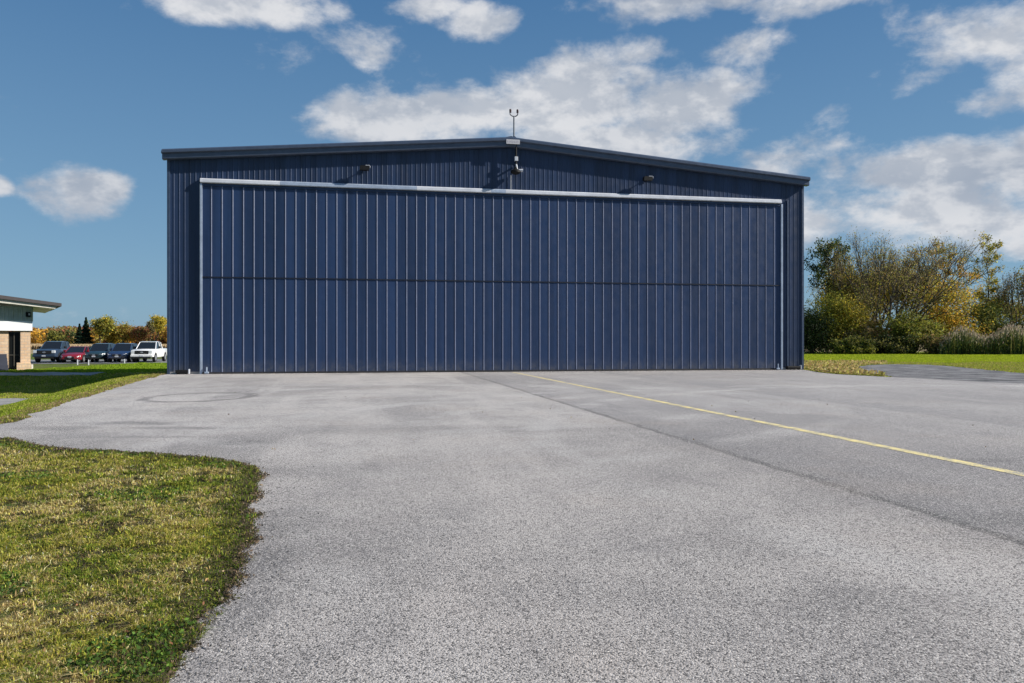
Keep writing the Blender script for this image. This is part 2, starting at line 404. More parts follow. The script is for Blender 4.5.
drape('parking_lot', -60, -19, 66.2, 84, .03, gravel('parking_gravel', (.11,.11,.115), (.25,.25,.25)), .19)

# ------------------------------------------------------------ hangar
HP = (float(A[0]), float(A[1]), 0.0)
def blue_paint(name, base, rough=.42):
    m, t, b = newmat(name, base, rough, 0, .32)
    c = nd(t, 'ShaderNodeTexCoord').outputs['Object']
    sc = nd(t, 'ShaderNodeMapping'); sc.inputs['Scale'].default_value = (1.93, .1, .06); t.links.new(c, sc.inputs[0])
    wn = nd(t, 'ShaderNodeTexNoise'); t.links.new(sc.outputs[0], wn.inputs['Vector']); wn.inputs['Scale'].default_value = 1.0; wn.inputs['Detail'].default_value = 5
    f = mr(t, wn.outputs['Fac'], .3, .7)
    lo = tuple(x*.78 for x in base); hi = tuple(x*1.22 for x in base)
    col = mix(t, f, lo, hi)
    sz = nd(t, 'ShaderNodeSeparateXYZ'); t.links.new(c, sz.inputs[0])
    dirt = mth(t, 'MULTIPLY', mr(t, sz.outputs[2], .9, 0), mr(t, noise(t, c, 3, 5, .7), .35, .65, .1, .45))
    col = mix(t, dirt, col, (.13,.125,.12))
    t.links.new(col, b.inputs['Base Color'])
    t.links.new(mr(t, noise(t, c, 2, 4), .3, .7, rough-.06, rough+.08), b.inputs['Roughness'])
    bn = nd(t, 'ShaderNodeBump'); bn.inputs['Strength'].default_value = .5; bn.inputs['Distance'].default_value = .035
    t.links.new(noise(t, c, 1.6, 4), bn.inputs['Height']); t.links.new(bn.outputs[0], b.inputs['Normal'])
    return m
BLUE = blue_paint('blue_steel', (.0175,.033,.077))
BLUED = blue_paint('blue_steel_door', (.0165,.036,.092))
SEAM = worn('sunlit_seam_paint', (.12,.14,.215), .45, spec=.5)  # paler than the door panels: sun on the rib flanks put into the colour
TRIM = worn('dark_blue_trim', (.035,.055,.10), .4, spec=.5)
GALV = worn('pale_grey_steel', (.33,.39,.49), .38, .2, var=.12, scale=2.5)
WHITE = worn('white_steel', (.52,.54,.59), .4, 0, var=.10, scale=1.5)
BLACK = worn('black_plastic', (.008,.008,.009), .6, spec=.25)
hangar = tag(empty('hangar', HP, TH), 'large dark blue steel hangar with a low gable roof and one huge ribbed door', 'hangar')
PIT = .5183
def ribbed(b, x0, x1, z0, z1, y, off=0.0, mh=.013, nh=.0, pitch=PIT/2, asym=False):
    """vertical ribbed sheet; z0,z1 numbers or functions of x"""
    f0 = z0 if callable(z0) else (lambda x: z0); f1 = z1 if callable(z1) else (lambda x: z1)
    pr = [(x0, 0)]
    k = math.floor((x0-off)/pitch)-1
    while off+k*pitch < x1+pitch:
        c = off+k*pitch
        if asym: pl = ((-.016,0),(-.012,mh),(.014,mh),(.034,0))
        else: pl = ((-.032,0),(-.016,mh),(.016,mh),(.032,0))
        for dx, h in pl + (((pitch/2-.03,0),(pitch/2-.012,nh),(pitch/2+.012,nh),(pitch/2+.03,0)) if nh else ()):
            if x0+.004 < c+dx < x1-.004: pr.append((c+dx, h))
        for dx, h in () and ((-.055,0),(-.022,mh),(.022,mh),(.055,0),(pitch/2-.03,0),(pitch/2-.012,nh),(pitch/2+.012,nh),(pitch/2+.03,0)):
            if x0+.004 < c+dx < x1-.004: pr.append((c+dx, h))
        k += 1
    pr.append((x1, 0))
    lo = [b.b.verts.new((x, y-h, f0(x))) for x, h in pr]; hi = [b.b.verts.new((x, y-h, f1(x))) for x, h in pr]
    for i in range(len(pr)-1):
        f = b.b.faces.new((lo[i], lo[i+1], hi[i+1], hi[i]))
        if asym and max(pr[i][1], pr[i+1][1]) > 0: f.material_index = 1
DW, DH, HL, S0, S1, RID = 32.1, 9.70, 11.6, -1.56, 33.5, 15.97
ZE, ZR = 11.17, 12.62
roofz = lambda x: ZR-(ZR-ZE)*abs(x-RID)/(RID-S0)
b = MB()
ribbed(b, S0, -.02, .12, lambda x: roofz(x)-.05, 0, off=-.25); ribbed(b, DW+.02, S1, .12, lambda x: roofz(x)-.05, 0, off=-.25)
for xa, xb in ((-.02, RID), (RID, DW+.02)): ribbed(b, xa, xb, DH+.05, lambda x: roofz(x)-.05, 0, off=-.25)
b.build('front_wall', BLUE, hangar)
# concrete curb under the wall
CONC = worn('concrete', (.30,.29,.28), .85, bump=.3)
for xa, xb in ((S0, -.05), (DW+.05, S1)):
    b = MB(); b.box(xa, -.02, -.05, xb, .3, .119); b.build('foundation', CONC, hangar)
def sidewall(x, sgn):
    b = MB(); pr = []
    y = .0
    while y < HL-.6:
        for dy, h in ((0,0),(.20,0),(.24,.04),(.28,.04),(.32,0)): pr.append((y+dy, h))
        y += PIT
    pr.append((HL, 0))
    lo = [b.b.verts.new((x+sgn*h, yy, -.4)) for yy, h in pr]; hi = [b.b.verts.new((x+sgn*h, yy, ZE-.05)) for yy, h in pr]
    for i in range(len(pr)-1): b.b.faces.new((lo[i], lo[i+1], hi[i+1], hi[i]))
    b.build('side_wall', BLUE, hangar)
sidewall(S0, -1); sidewall(S1, 1)
b = MB()
for xa, xb in ((S0, RID), (RID, S1)): b.poly([(xa, HL, -.4), (xb, HL, -.4), (xb, HL, roofz(xb)-.05), (xa, HL, roofz(xa)-.05)])
b.build('rear_wall', BLUE, hangar)
for x in (S0+.03, S1-.03):   # corner flashings
    b = MB(); b.box(x-.07, -.055, .0, x+.07, .09, ZE-.1, .008); b.build('corner_trim', TRIM, hangar)
# roof: two ribbed slopes with thickness
b = MB()
O = .10
for xa, xb in ((S0-O, RID), (RID, S1+O)):
    za, zb = roofz(xa), roofz(xb)
    b.prism([(xa, za), (xb, zb), (xb, zb+.06), (xa, za+.06)], 'y', -.3, HL+.3)
    k = -.2
    while k < HL+.2:
        b.loft([[(xx, k, zz+.06), (xx, k+.03, zz+.10), (xx, k+.07, zz+.10), (xx, k+.10, zz+.06)] for xx, zz in ((xa, za), (xb, zb))])
        k += .61
roof = b.build('roof', TRIM, hangar)
b = MB(); b.prism([(RID-.3, roofz(RID-.3)+.105), (RID, ZR+.15), (RID+.3, roofz(RID+.3)+.105)], 'y', -.38, HL+.3); b.build('ridge_cap', TRIM, roof)
# rake trim along the gable
RAKE = worn('rake_trim_steel', (.055,.075,.12), .36, .1)
for xa, xb in ((S0-O-.1, RID-.001), (RID+.001, S1+O+.1)):
    b = MB(); prof = [(-.301, .09), (-.42, .09), (-.48, .03), (-.48, -.09), (-.46, -.11), (-.36, -.15), (-.36, -.36), (-.33, -.40), (-.04, -.40), (-.04,-.36), (-.301,-.36)]
    b.loft([[(xx, yy, roofz(xx)+zz) for yy, zz in prof] for xx in (xa, xb)])
    b.build('rake_trim', RAKE, hangar)
for x, sg in ((S0-O, -1), (S1+O, 1)):   # gutters
    b = MB(); z = roofz(x)
    pr = [(x, z+.03), (x+sg*.16, z+.03), (x+sg*.16, z-.10), (x+sg*.06, z-.18), (x, z-.18)]
    b.prism(pr, 'y', -.298, HL+.3); b.build('gutter', TRIM, hangar)
# header track and jambs
b = MB(); prof = [(-.005, DH+.22), (-.13, DH+.22), (-.20, DH+.16), (-.22, DH+.02), (-.18, DH-.02), (-.005, DH-.02)]
JO = [.0, 3.9, 10.9, 14.9, 15.7, 23.5, DW-.06]
for i, (xa, xb) in enumerate(zip(JO[:-1], JO[1:])):
    mb = MB(); mb.loft([[(xx, yy, zz) for yy, zz in prof] for xx in (xa+.004, xb-.004)])
    mb.build('door_header', GALV if i in (1, 3) else WHITE, hangar)
b.b.free()
for x in (.02, DW-.03):
    b = MB(); b.box(x-.042, -.15, .0, x+.07, -.003, DH-.05, .01); b.build('door_jamb', GALV, hangar)
b = MB(); b.box(DW+.35, -.075, .12, DW+.45, -.002, DH+.2, .01); b.build('downpipe', TRIM, hangar)
# the folding door
door = bpy.data.objects.new('folding_door', None); COL.objects.link(door); door.parent = hangar
ZF = 4.92
for (za, zb, nm) in ((ZF+.03, DH-.04, 'upper_leaf'), (.10, ZF-.03, 'lower_leaf')):
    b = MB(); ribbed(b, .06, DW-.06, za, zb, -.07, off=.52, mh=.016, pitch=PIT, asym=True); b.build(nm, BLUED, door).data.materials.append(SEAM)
b = MB(); b.box(.06, -.105, ZF-.020, DW-.06, -.03, ZF+.020); b.build('hinge_rail', worn('hinge_dark', (.012,.016,.03), .5), door)
b = MB(); b.box(.06, -.12, .022, DW-.06, -.0, .098); b.build('bottom_seal', worn('rubber_seal', (.025,.025,.03), .7), door)
b = MB(); b.box(.06, -.13, DH-.16, DW-.06, -.071, DH-.045); b.build('top_rail', BLUE, door)
# base brackets beside the jambs
for (xa, xb) in ((-1.15, -.55), (DW+.25, DW+1.1)):
    b = MB(); b.box(xa, -.30, .05, xb, -.06, .22, .03); b.box(xa+.05, -.24, .0, xa+.15, -.1, .049); b.box(xb-.15, -.24, .0, xb-.05, -.1, .049)
    br = b.build('base_bracket', BLACK, hangar)
    e = MB(); e.box(xb+.001, -.28, .02, xb+.06, -.08, .26, .01); e.build('end_plate', WHITE, br)
for x in (.32, DW-.3):
    b = MB(); b.tube((x, -.2, .12), (x, -.2, .36), .035); b.box(x-.1, -.26, .03, x+.1, -.125, .12, .01); b.build('door_latch', GALV, door)
def at_h(s, y, z): p = A+U*s-N*y; return (float(p[0]), float(p[1]), z)
# wall lamps over the door
def wall_lamp(s, z, label):
    e = tag(empty('wall_lamp', at_h(s, 0, z), TH), label, 'wall lamp', 'floodlights over the hangar door')
    b = MB(); b.box(-.08, -.10, -.10, .08, -.045, .10, .01); b.build('mounting_plate', BLACK, e)
    b = MB(); b.tube((0, -.1, .02), (0, -.30, .05), .03); b.build('arm', BLACK, e)
    b = MB(); b.prism([(-.28,-.13),(.20,-.13),(.24,.02),(.20,.10),(-.24,.10),(-.28,.0)], 'y', -.55, -.28); b.build('lamp_housing', BLACK, e)
    b = MB(); b.box(.02, -.50, .102, .24, -.32, .135, .01); b.box(.242, -.50, .0, .27, -.32, .10, .005); b.build('lens_or_highlight', WHITE, e)  # white slabs paint the sunlit top and right end of the housing
def on_wall(px, py):
    u_ = (px-512)/F      # where the sight line to a picture column meets the facade
    s = (u_*A[1]-A[0])/(U[0]-u_*U[1]); d = A[1]+s*U[1]
    return s, EYE+(HZ-py)/F*d
s_, z_ = on_wall(365, 169.5); wall_lamp(s_, z_, 'black floodlight on the blue gable above the left half of the hangar door')
s_, z_ = on_wall(645.5, 180); wall_lamp(s_, z_, 'black floodlight on the blue gable above the right half of the hangar door')
# gooseneck lamp below the ridge with conduit
s_, z_ = on_wall(515, 172)
e = tag(empty('hanging_lamp', at_h(s_, 0, z_), TH), 'black area lamp with silver joint hung on a conduit below the hangar ridge', 'lamp')
b = MB(); b.tube((0,-.32,.25), (0,-.32,1.62), .045); b.build('conduit', BLACK, e)
b = MB(); b.box(-.09,-.40,.52,.09,-.24,.76,.015); b.build('junction_box', WHITE, e)
b = MB(); b.tube((.05,-.33,.05),(0,-.33,.35),.05); b.build('swivel_joint', WHITE, e)
b = MB(); b.ball((-.05,-.42,-.08), .28, (1,1,.55), 14); b.tube((-.05,-.42,.0),(-.05,-.42,.18),.14,.06); b.build('lamp_housing', BLACK, e, True)
b = MB(); b.tube((.10,-.45,.0),(.34,-.45,.0),.06,.09,12); b.build('sensor', WHITE, e, True)
b = MB(); b.box(-.05,-.34,.28,.05,-.045,.34); b.build('bracket', BLACK, e)
b = MB(); b.tube((-.24,-.06,-1.1),(-.24,-.06,-.2),.014); b.build('cable', WHITE, e)
# name board at the peak
s_, z_ = on_wall(511.3, 144)
e = tag(empty('sign_board', at_h(s_, 0, z_), TH), 'small pale rectangular plate fixed at the peak of the hangar roof trim', 'sign')
b = MB(); b.box(-.37,-.500,-.125,.37,-.484,.125,.006); pl = b.build('plate', worn('plate_white', (.48,.47,.50), .5, var=.05), e)
PG = worn('plate_grey', (.40,.38,.43), .6)
for xx in (-.28,-.19,-.10,0,.1,.2,.28):
    b = MB(); b.box(xx-.025,-.5035,-.05,xx+.02,-.5012,.05); b.build('faded_letter', PG, pl)
# mast with twin obstruction lights
s_, z_ = on_wall(515, 138)
e = tag(empty('light_mast', at_h(s_, .3, roofz(s_)+.14), TH), 'thin grey mast with twin upturned beacon lamps on the hangar ridge', 'mast')
b = MB(); b.tube((0,0,0),(0,0,1.30),.042); b.build('pole', worn('mast_grey', (.14,.15,.17), .5, .3), e)
b = MB(); b.box(-.28,-.14,-.02,.28,.14,.06,.02); b.prism([(-.2,.061),(.2,.061),(0,.2)], 'y', -.1, .1); b.build('base', TRIM, e)
b = MB()
pts = [(-.22,0,1.52),(-.21,0,1.40),(-.12,0,1.32),(0,0,1.30),(.12,0,1.32),(.21,0,1.40),(.22,0,1.52)]
for p, q in zip(pts[:-1], pts[1:]): b.tube(p, q, .032, n=8)
b.build('fork', worn('mast_fork', (.12,.12,.14), .5, .3), e)
for x in (-.2, .2):
    b = MB(); b.tube((x,0,1.50),(x,0,1.58),.06); b.ball((x,0,1.63),.065,(1,1,1.2),10); b.build('beacon', worn('beacon_dark', (.05,.02,.02), .3), e, True)
# wedge lamp on the left side wall
e = tag(empty('side_lamp', at_h(S0, 2.5, 8.7), TH), 'small wedge shaped lamp on the left edge of the hangar', 'wall lamp')
b = MB(); b.prism([(-.045,-.28),(-.40,.0),(-.36,.06),(-.045,.30)], 'y', -.16, .16); b.build('lamp_housing', worn('lamp_grey', (.10,.16,.24), .5), e)
b = MB(); b.poly([(-.06,-.12,-.285),(-.39,-.12,-.02),(-.39,.12,-.02),(-.06,.12,-.285)]); b.build('lens_or_highlight', WHITE, e)

# ------------------------------------------------------------ office building on the left
def brick(name):
    m, t, b = newmat(name, (.4,.3,.2), .85, spec=.2)
    c = nd(t, 'ShaderNodeTexCoord').outputs['Object']
    mp = nd(t, 'ShaderNodeMapping'); mp.inputs['Rotation'].default_value = (R(90), 0, 0); t.links.new(c, mp.inputs[0])
    bt = nd(t, 'ShaderNodeTexBrick'); t.links.new(mp.outputs[0], bt.inputs['Vector'])
    bt.inputs['Color1'].default_value = (.60,.40,.25,1); bt.inputs['Color2'].default_value = (.68,.50,.33,1); bt.inputs['Mortar'].default_value = (.48,.42,.35,1)
    bt.inputs['Scale'].default_value = 1; bt.inputs['Brick Width'].default_value = .40; bt.inputs['Row Height'].default_value = .20; bt.inputs['Mortar Size'].default_value = .016
    t.links.new(mix(t, mr(t, noise(t, c, 6, 5, .7), .3, .7, 0, .4), bt.outputs['Color'], (.36,.25,.17)), b.inputs['Base Color'])
    bn = nd(t, 'ShaderNodeBump'); bn.inputs['Strength'].default_value = .5; bn.inputs['Distance'].default_value = .02
    t.links.new(bt.outputs['Fac'], bn.inputs['Height']); bn.invert = True; t.links.new(bn.outputs[0], b.inputs['Normal'])
    return m
BRICK = brick('tan_brick')
OX, OY = -34.1, 56.0; GB = -.38; RZ = R(34)
off = tag(empty('office_building', (OX, OY, GB), RZ), 'low tan brick office with white band, green siding and wide dark roof overhang', 'building')
zt = lambda py: EYE+(HZ-py)/F*OY-GB
pxs = F/OY
def xl(px): k = (px-512)/F; return (k*OY-OX)/(math.cos(RZ)-k*math.sin(RZ))
of_d = lambda px: OY+xl(px)*math.sin(RZ)
ztx = lambda px, py: EYE+(HZ-py)/F*of_d(px)-GB
# pillar and plinth, wall, doorway
b = MB(); b.box(xl(20.5), 0, 0, xl(30.5), .7, zt(331)); b.build('brick_pillar', BRICK, off)
b = MB(); b.box(xl(16.5), -.30, 0, xl(30.6), -.004, zt(362.5), .01); b.build('plinth', BRICK, off)
b = MB(); b.box(xl(31), -.15, 0, xl(33), .4, zt(364.5), .02); b.build('corner_block', worn('white_block', (.6,.57,.52), .8), off)
b = MB(); b.box(-16, .12, 0, xl(8.5), .5, zt(331)); b.build('brick_wall', BRICK, off)
b = MB(); b.box(-16, .501, -.2, xl(30), 9, zt(331)-.01); b.build('rear_block', worn('office_interior_wall', (.22,.2,.18), .8), off)
DG = newmat('door_glass', (.006,.007,.007), .35, spec=.2)[0]
dr = MB(); dr.box(xl(9), .30, .15, xl(20), .36, zt(332.5)); dr = dr.build('entrance_door', DG, off)
b = MB()
for px in (8.9, 14.3, 19.9): b.box(xl(px)-.03, .24, .14, xl(px)+.03, .299, zt(331.8))
for z in (.16, 1.05, zt(332)-.06): b.box(xl(8.9)+.031, .25, z, xl(19.9)-.031, .298, z+.06)
b.build('door_frame', worn('frame_bronze', (.05,.045,.035), .5), dr)
b = MB(); b.box(-16, -.12, zt(330.8), xl(32.3), .75, zt(321.5)); b.build('white_band', worn('white_band_paint', (.80,.82,.83), .6, var=.05), off)
b = MB(); ribbed(b, -16, xl(33), zt(321.4), zt(306.5), -.03, mh=.035, nh=.0, pitch=.27); b.box(xl(33)-.02, -.02, zt(321.4), xl(33), 9, zt(307.5)); b.build('siding', worn('green_grey_siding', (.42,.48,.44), .6), off)
# steps with dark rails in front of the wall
STEPM = worn('dark_steps', (.035,.04,.06), .7)
b = MB()
for k in range(5): b.box(-9.5, -1.5+.28*k, -.05, xl(8.0)-.02*k, -1.22+.28*k+(.004 if k < 4 else .1), .16+.25*k)
b.build('dark_steps', STEPM, off)
# sloping roof with soffit and dark edge
sl_ = (ztx(0, 296)-ztx(60, 304))/(xl(0)-xl(60))
rz = lambda x: ztx(60, 304)+sl_*(x-xl(60))
b = MB(); xa, xb = -16, xl(60)
b.prism([(xa, rz(xa)-.34), (xb, rz(xb)-.22), (xb, rz(xb)), (xa, rz(xa))], 'y', -1.35, 9.5); rf = b.build('roof', worn('roof_brown', (.07,.06,.06), .7), off)
b = MB(); b.prism([(xa, rz(xa)-.80), (xl(54), rz(xl(54))-.44), (xl(55.5), rz(xl(55.5))-.23), (xa, rz(xa)-.341)], 'y', -1.2, 9.3); b.build('fascia', worn('cream_fascia', (.62,.60,.52), .6), rf)
b = MB(); b.box(xl(25.5), -.32, zt(317), xl(30.5), -.07, zt(312.2), .03); wl = b.build('wall_lamp', BLACK, off)
b = MB(); b.box(xl(28.2), -.36, zt(315.5), xl(29.8), -.322, zt(313.5), .005); b.build('lens_or_highlight', WHITE, wl)

# ------------------------------------------------------------ cars
def paint(name, c, rough=.28):
    m, t, b = newmat(name, c, rough, 0.0, .6); b.inputs['Coat Weight'].default_value = .7; b.inputs['Coat Roughness'].default_value = .08; return m
TYRE = worn('tyre_rubber', (.015,.015,.016), .8); RIM = worn('alloy', (.45,.46,.48), .35, .7); GLASS = newmat('car_glass', (.012,.014,.018), .08)[0]
HEAD = newmat('headlamp_glass', (.65,.68,.70), .12)[0]; DARK = worn('dark_trim', (.012,.012,.013), .6)
def car(x, y, rz, body, label, kind, name='parked_car', group='cars parked in a row beside the office'):
    z0 = float(height(x, y))+.04
    e = tag(empty(name, (x, y, z0), rz), label, 'pickup truck' if kind == 'pickup' else 'car', group)
    # local x = forwards.  stations of the hull: x, half width, sill z, shoulder z
    if kind == 'sedan':
        L, Wd, wr = 4.75, .92, .33
        st = [(-2.37,.70,.42,.80),(-2.25,.84,.30,.97),(-1.6,.91,.22,1.0),(-.6,.92,.20,.98),(.6,.92,.20,.95),(1.2,.91,.22,.92),(1.9,.88,.24,.82),(2.25,.78,.28,.70),(2.38,.62,.36,.58)]
        gh = [(-1.75,1.0),(-1.05,1.40),(-.3,1.46),(.25,1.44),(1.15,.94)]; wx = (-1.42, 1.42)
    elif kind == 'suv':
        L, Wd, wr = 4.7, .95, .37
        st = [(-2.32,.80,.45,.95),(-2.25,.90,.36,1.08),(-1.5,.95,.28,1.10),(0,.95,.28,1.08),(1.0,.95,.28,1.06),(1.7,.93,.30,1.00),(2.2,.86,.34,.90),(2.35,.72,.42,.74)]
        gh = [(-2.2,1.1),(-1.95,1.66),(-1.0,1.74),(.15,1.70),(1.0,1.06)]; wx = (-1.40, 1.42)
    else:
        L, Wd, wr = 5.8, 1.0, .42
        st = [(-2.9,.97,.55,1.26),(-2.85,1.0,.50,1.28),(-1.2,1.0,.45,1.28),(0,1.0,.42,1.26),(1.1,1.0,.42,1.26),(2.0,.99,.45,1.22),(2.75,.97,.48,1.18),(2.9,.90,.55,1.08)]
        gh = [(-1.25,1.28),(-1.08,1.86),(-.2,1.92),(.55,1.88),(1.35,1.25)]; wx = (-1.85, 1.85)
    b = MB()
    b.loft([[(X, -w, (zb+zt_)/2), (X, -w*.98, zb+.05), (X, -w*.88, zb), (X, w*.88, zb), (X, w*.98, zb+.05), (X, w, (zb+zt_)/2), (X, w*.965, zt_-.06), (X, w*.86, zt_), (X, 0, zt_+.03), (X, -w*.86, zt_), (X, -w*.965, zt_-.06)] for X, w, zb, zt_ in st])
    body_o = b.build('body', body, e, True)
    # greenhouse: glass hull, roof skin, pillars
    b = MB(); rings = []
    for i, (X, Z) in enumerate(gh):
        base = gh[0][1] if i < len(gh)-1 else Z
        zb = min(base, Z)-.05; w0 = Wd*.87; w1 = Wd*(.87 if Z-zb < .12 else .72)
        rings.append([(X, -w0, zb), (X, w0, zb), (X, w1, Z), (X, -w1, Z)])
    b.loft(rings); b.build('window', GLASS, e)
    b = MB(); tops = gh[1:4]
    b.loft([[(X, -Wd*.735, Z+.003), (X, Wd*.735, Z+.003), (X, Wd*.68, Z+.045), (X, -Wd*.68, Z+.045)] for X, Z in tops])
    for sg in (-1, 1):
        for (a_, b_) in ((gh[0], gh[1]), (gh[4], gh[3])):
            b.tube((a_[0], sg*Wd*.86, a_[1]), (b_[0], sg*Wd*.725, b_[1]), .045, .04, 6)
        b.tube((-.35, sg*Wd*.885, gh[0][1]-.03), (-.35, sg*Wd*.73, gh[2][1]-.03), .04, .035, 6)
    b.build('roof', body, e)
    zs = st[-2][3]; fx = st[-1][0]
    for sg in (-1, 1):
        for X in wx:
            yo = sg*(Wd-.11); b = MB(); b.tube((X, yo-.12, wr), (X, yo+.12, wr), wr, n=20); w_ = b.build('wheel', TYRE, e, True)
            b = MB(); b.tube((X, yo+sg*.121, wr), (X, yo+sg*.13, wr), wr*.64, wr*.58, 14)
            b.build('rim', RIM, w_)
            # dark arch above the tyre
            b = MB(); pts = []
            for k in range(13):
                a = math.pi*k/12; pts.append((X+math.cos(a)*(wr+.07), wr+math.sin(a)*(wr+.07)))
            for k in range(12, -1, -1):
                a = math.pi*k/12; pts.append((X+math.cos(a)*(wr+.0), wr+math.sin(a)*(wr+.0)))
            b.prism(pts, 'y', yo+sg*.02, sg*(Wd+.006)); b.build('wheel_arch', DARK, e)
        hx = st[-2][0]; hw = st[-2][1]
        b = MB()
        if kind == 'pickup': b.box(fx-.14, min(sg*.62, sg*.93), .86, fx+.012, max(sg*.62, sg*.93), 1.12, .03)
        else: b.loft([[(hx-.18, sg*(hw+.055), zs-.16), (hx-.18, sg*(hw+.055), zs-.04), (hx-.18, sg*(hw-.2), zs-.02), (hx-.18, sg*(hw-.2), zs-.18)], [(fx-.03, sg*(hw-.12), zs-.22), (fx-.03, sg*(hw-.12), zs-.12), (fx+.0, sg*(hw-.34), zs-.14), (fx+.0, sg*(hw-.34), zs-.24)]])
        b.build('headlight', HEAD, e)
        b = MB(); mx = gh[4][0]-.45; b.box(mx-.12, min(sg*(Wd-.02), sg*(Wd+.18)), gh[4][1]+.04, mx, max(sg*(Wd-.02), sg*(Wd+.18)), gh[4][1]+.24, .03)
        b.build('wing_mirror', body if kind != 'pickup' else DARK, e)
    b = MB(); g0, g1 = (.78, 1.10) if kind == 'pickup' else (zs-.30, zs-.14)
    gw = .60 if kind == 'pickup' else .40
    b.box(fx-.1, -gw, g0, fx+.02, gw, g1, .02); g = b.build('grille', DARK, e)
    b = MB(); b.ball((fx+.025, 0, (g0+g1)/2), .09, (.2, 1.6, .7), 10); b.build('badge', RIM, g)
    if kind == 'pickup':
        b = MB(); b.box(-2.75, -.82, 1.292, -1.35, .82, 1.31); b.build('cargo_bed', DARK, e)
        b = MB(); b.box(fx-.05, -.96, .52, fx+.10, .96, .72, .04); b.build('bumper', body, e)
        b = MB(); b.box(fx-.04, -.80, .36, fx+.07, .80, .515, .03); b.build('skid_plate', DARK, e)
    else:
        b = MB(); b.box(fx-.10, -.55, st[-1][2]-.10, fx+.01, .55, st[-1][2]+.02, .03); b.build('air_intake', DARK, e)
    b = MB(); b.box(fx+.012, -.16, .50 if kind != 'pickup' else .56, fx+(.03 if kind != 'pickup' else .115), .16, .61 if kind != 'pickup' else .68); b.build('number_plate', WHITE, e)
    return e
HEADR = math.atan2(N[1], N[0])
def spot(px, d): return ((px-512)/F*d, d)
def front_at(px, d, L):
    x, y = spot(px, d); return x-N[0]*L/2, y-N[1]*L/2
x, y = front_at(141.5, 73.5, 5.8); car(x, y, HEADR, paint('white_car_paint', (.80,.80,.80)), 'white pickup truck with black grille parked at the hangar corner', 'pickup', 'pickup_truck')
x, y = front_at(116.5, 73.3, 4.75); car(x, y, HEADR, paint('navy_car_paint', (.015,.03,.08)), 'dark navy car with pale sheen parked left of the white pickup', 'suv')
x, y = front_at(93.5, 73.9, 4.7); car(x, y, HEADR, paint('teal_car_paint', (.015,.035,.045)), 'dark teal sport utility car parked right behind the red car', 'suv')
x, y = front_at(69.5, 72.4, 4.75); car(x, y, HEADR, paint('red_car_paint', (.20,.008,.015)), 'red sedan parked between darker cars near the office', 'sedan')
x, y = front_at(44, 72.6, 5.8); car(x, y, HEADR, paint('blue_grey_car_paint', (.03,.05,.085)), 'blue grey pickup truck half hidden by the brick office pillar', 'pickup', 'pickup_truck')
for px, lb in ((77.5, 'short white stake in the grass before the red sedan, nearer the office'), (88.5, 'short white stake in the grass at the right end of the red sedan'), (124.5, 'short white stake in the grass before the dark navy car')):
    x, y = spot(px, 68.5 if px > 100 else 67); z = float(height(x, y))
    b = MB(); b.tube((0, 0, -.05), (0, 0, .42), .05, .045, 8); b.tube((0,0,.42),(0,0,.47),.045,.01,8)
    o = b.build('marker_post', WHITE); o.location = (x, y, z); tag(o, lb, 'marker post', 'white stakes along the parking')

# ------------------------------------------------------------ vegetation
def leafmat(name, tr=.35):
    m, t, b = newmat(name, (.1,.1,.02), .7, spec=.25)
    a = nd(t, 'ShaderNodeAttribute', attribute_name='tint')
    t.links.new(a.outputs['Color'], b.inputs['Base Color'])
    tl = nd(t, 'ShaderNodeBsdfTranslucent'); t.links.new(a.outputs['Color'], tl.inputs[0])
    mx = nd(t, 'ShaderNodeMixShader'); mx.inputs[0].default_value = tr
    t.links.new(b.outputs[0], mx.inputs[1]); t.links.new(tl.outputs[0], mx.inputs[2])
    t.links.new(mx.outputs[0], t.nodes['Material Output'].inputs[0]); return m
LEAF = leafmat('leaf', .4); BLADE = leafmat('grass_blade', .45)
BARK = worn('bark', (.075,.06,.048), .9, var=.3, scale=2)
def rnd_unit(n):
    v = rng.normal(size=(n, 3)); return v/np.linalg.norm(v, axis=1, keepdims=True)
def leaves(name, pts, size, cols, parent=None, mat=None):
    n = len(pts); a = rnd_unit(n); c = rnd_unit(n); c -= a*(a*c).sum(1, keepdims=True); c /= np.linalg.norm(c, axis=1, keepdims=True)+1e-9
    s = np.asarray(size).reshape(-1, 1)*np.ones((n, 1))
    p = np.asarray(pts)
    V = np.stack([p-a*s*.5, p+c*s*.32-a*s*.05, p+a*s*.5, p-c*s*.32+a*s*.05], 1).reshape(-1, 3)
    Fc = np.arange(4*n).reshape(-1, 4)
    return raw(name, V, Fc, mat or LEAF, parent, tint=np.repeat(cols, 4, 0))
def pal(n, cols, w, var=.25):
    cols = np.array(cols); w = np.array(w, float); w /= w.sum()
    c = cols[rng.choice(len(cols), n, p=w)]
    return np.clip(c*np.exp(rng.normal(0, var, (n, 1))), 0, .9)
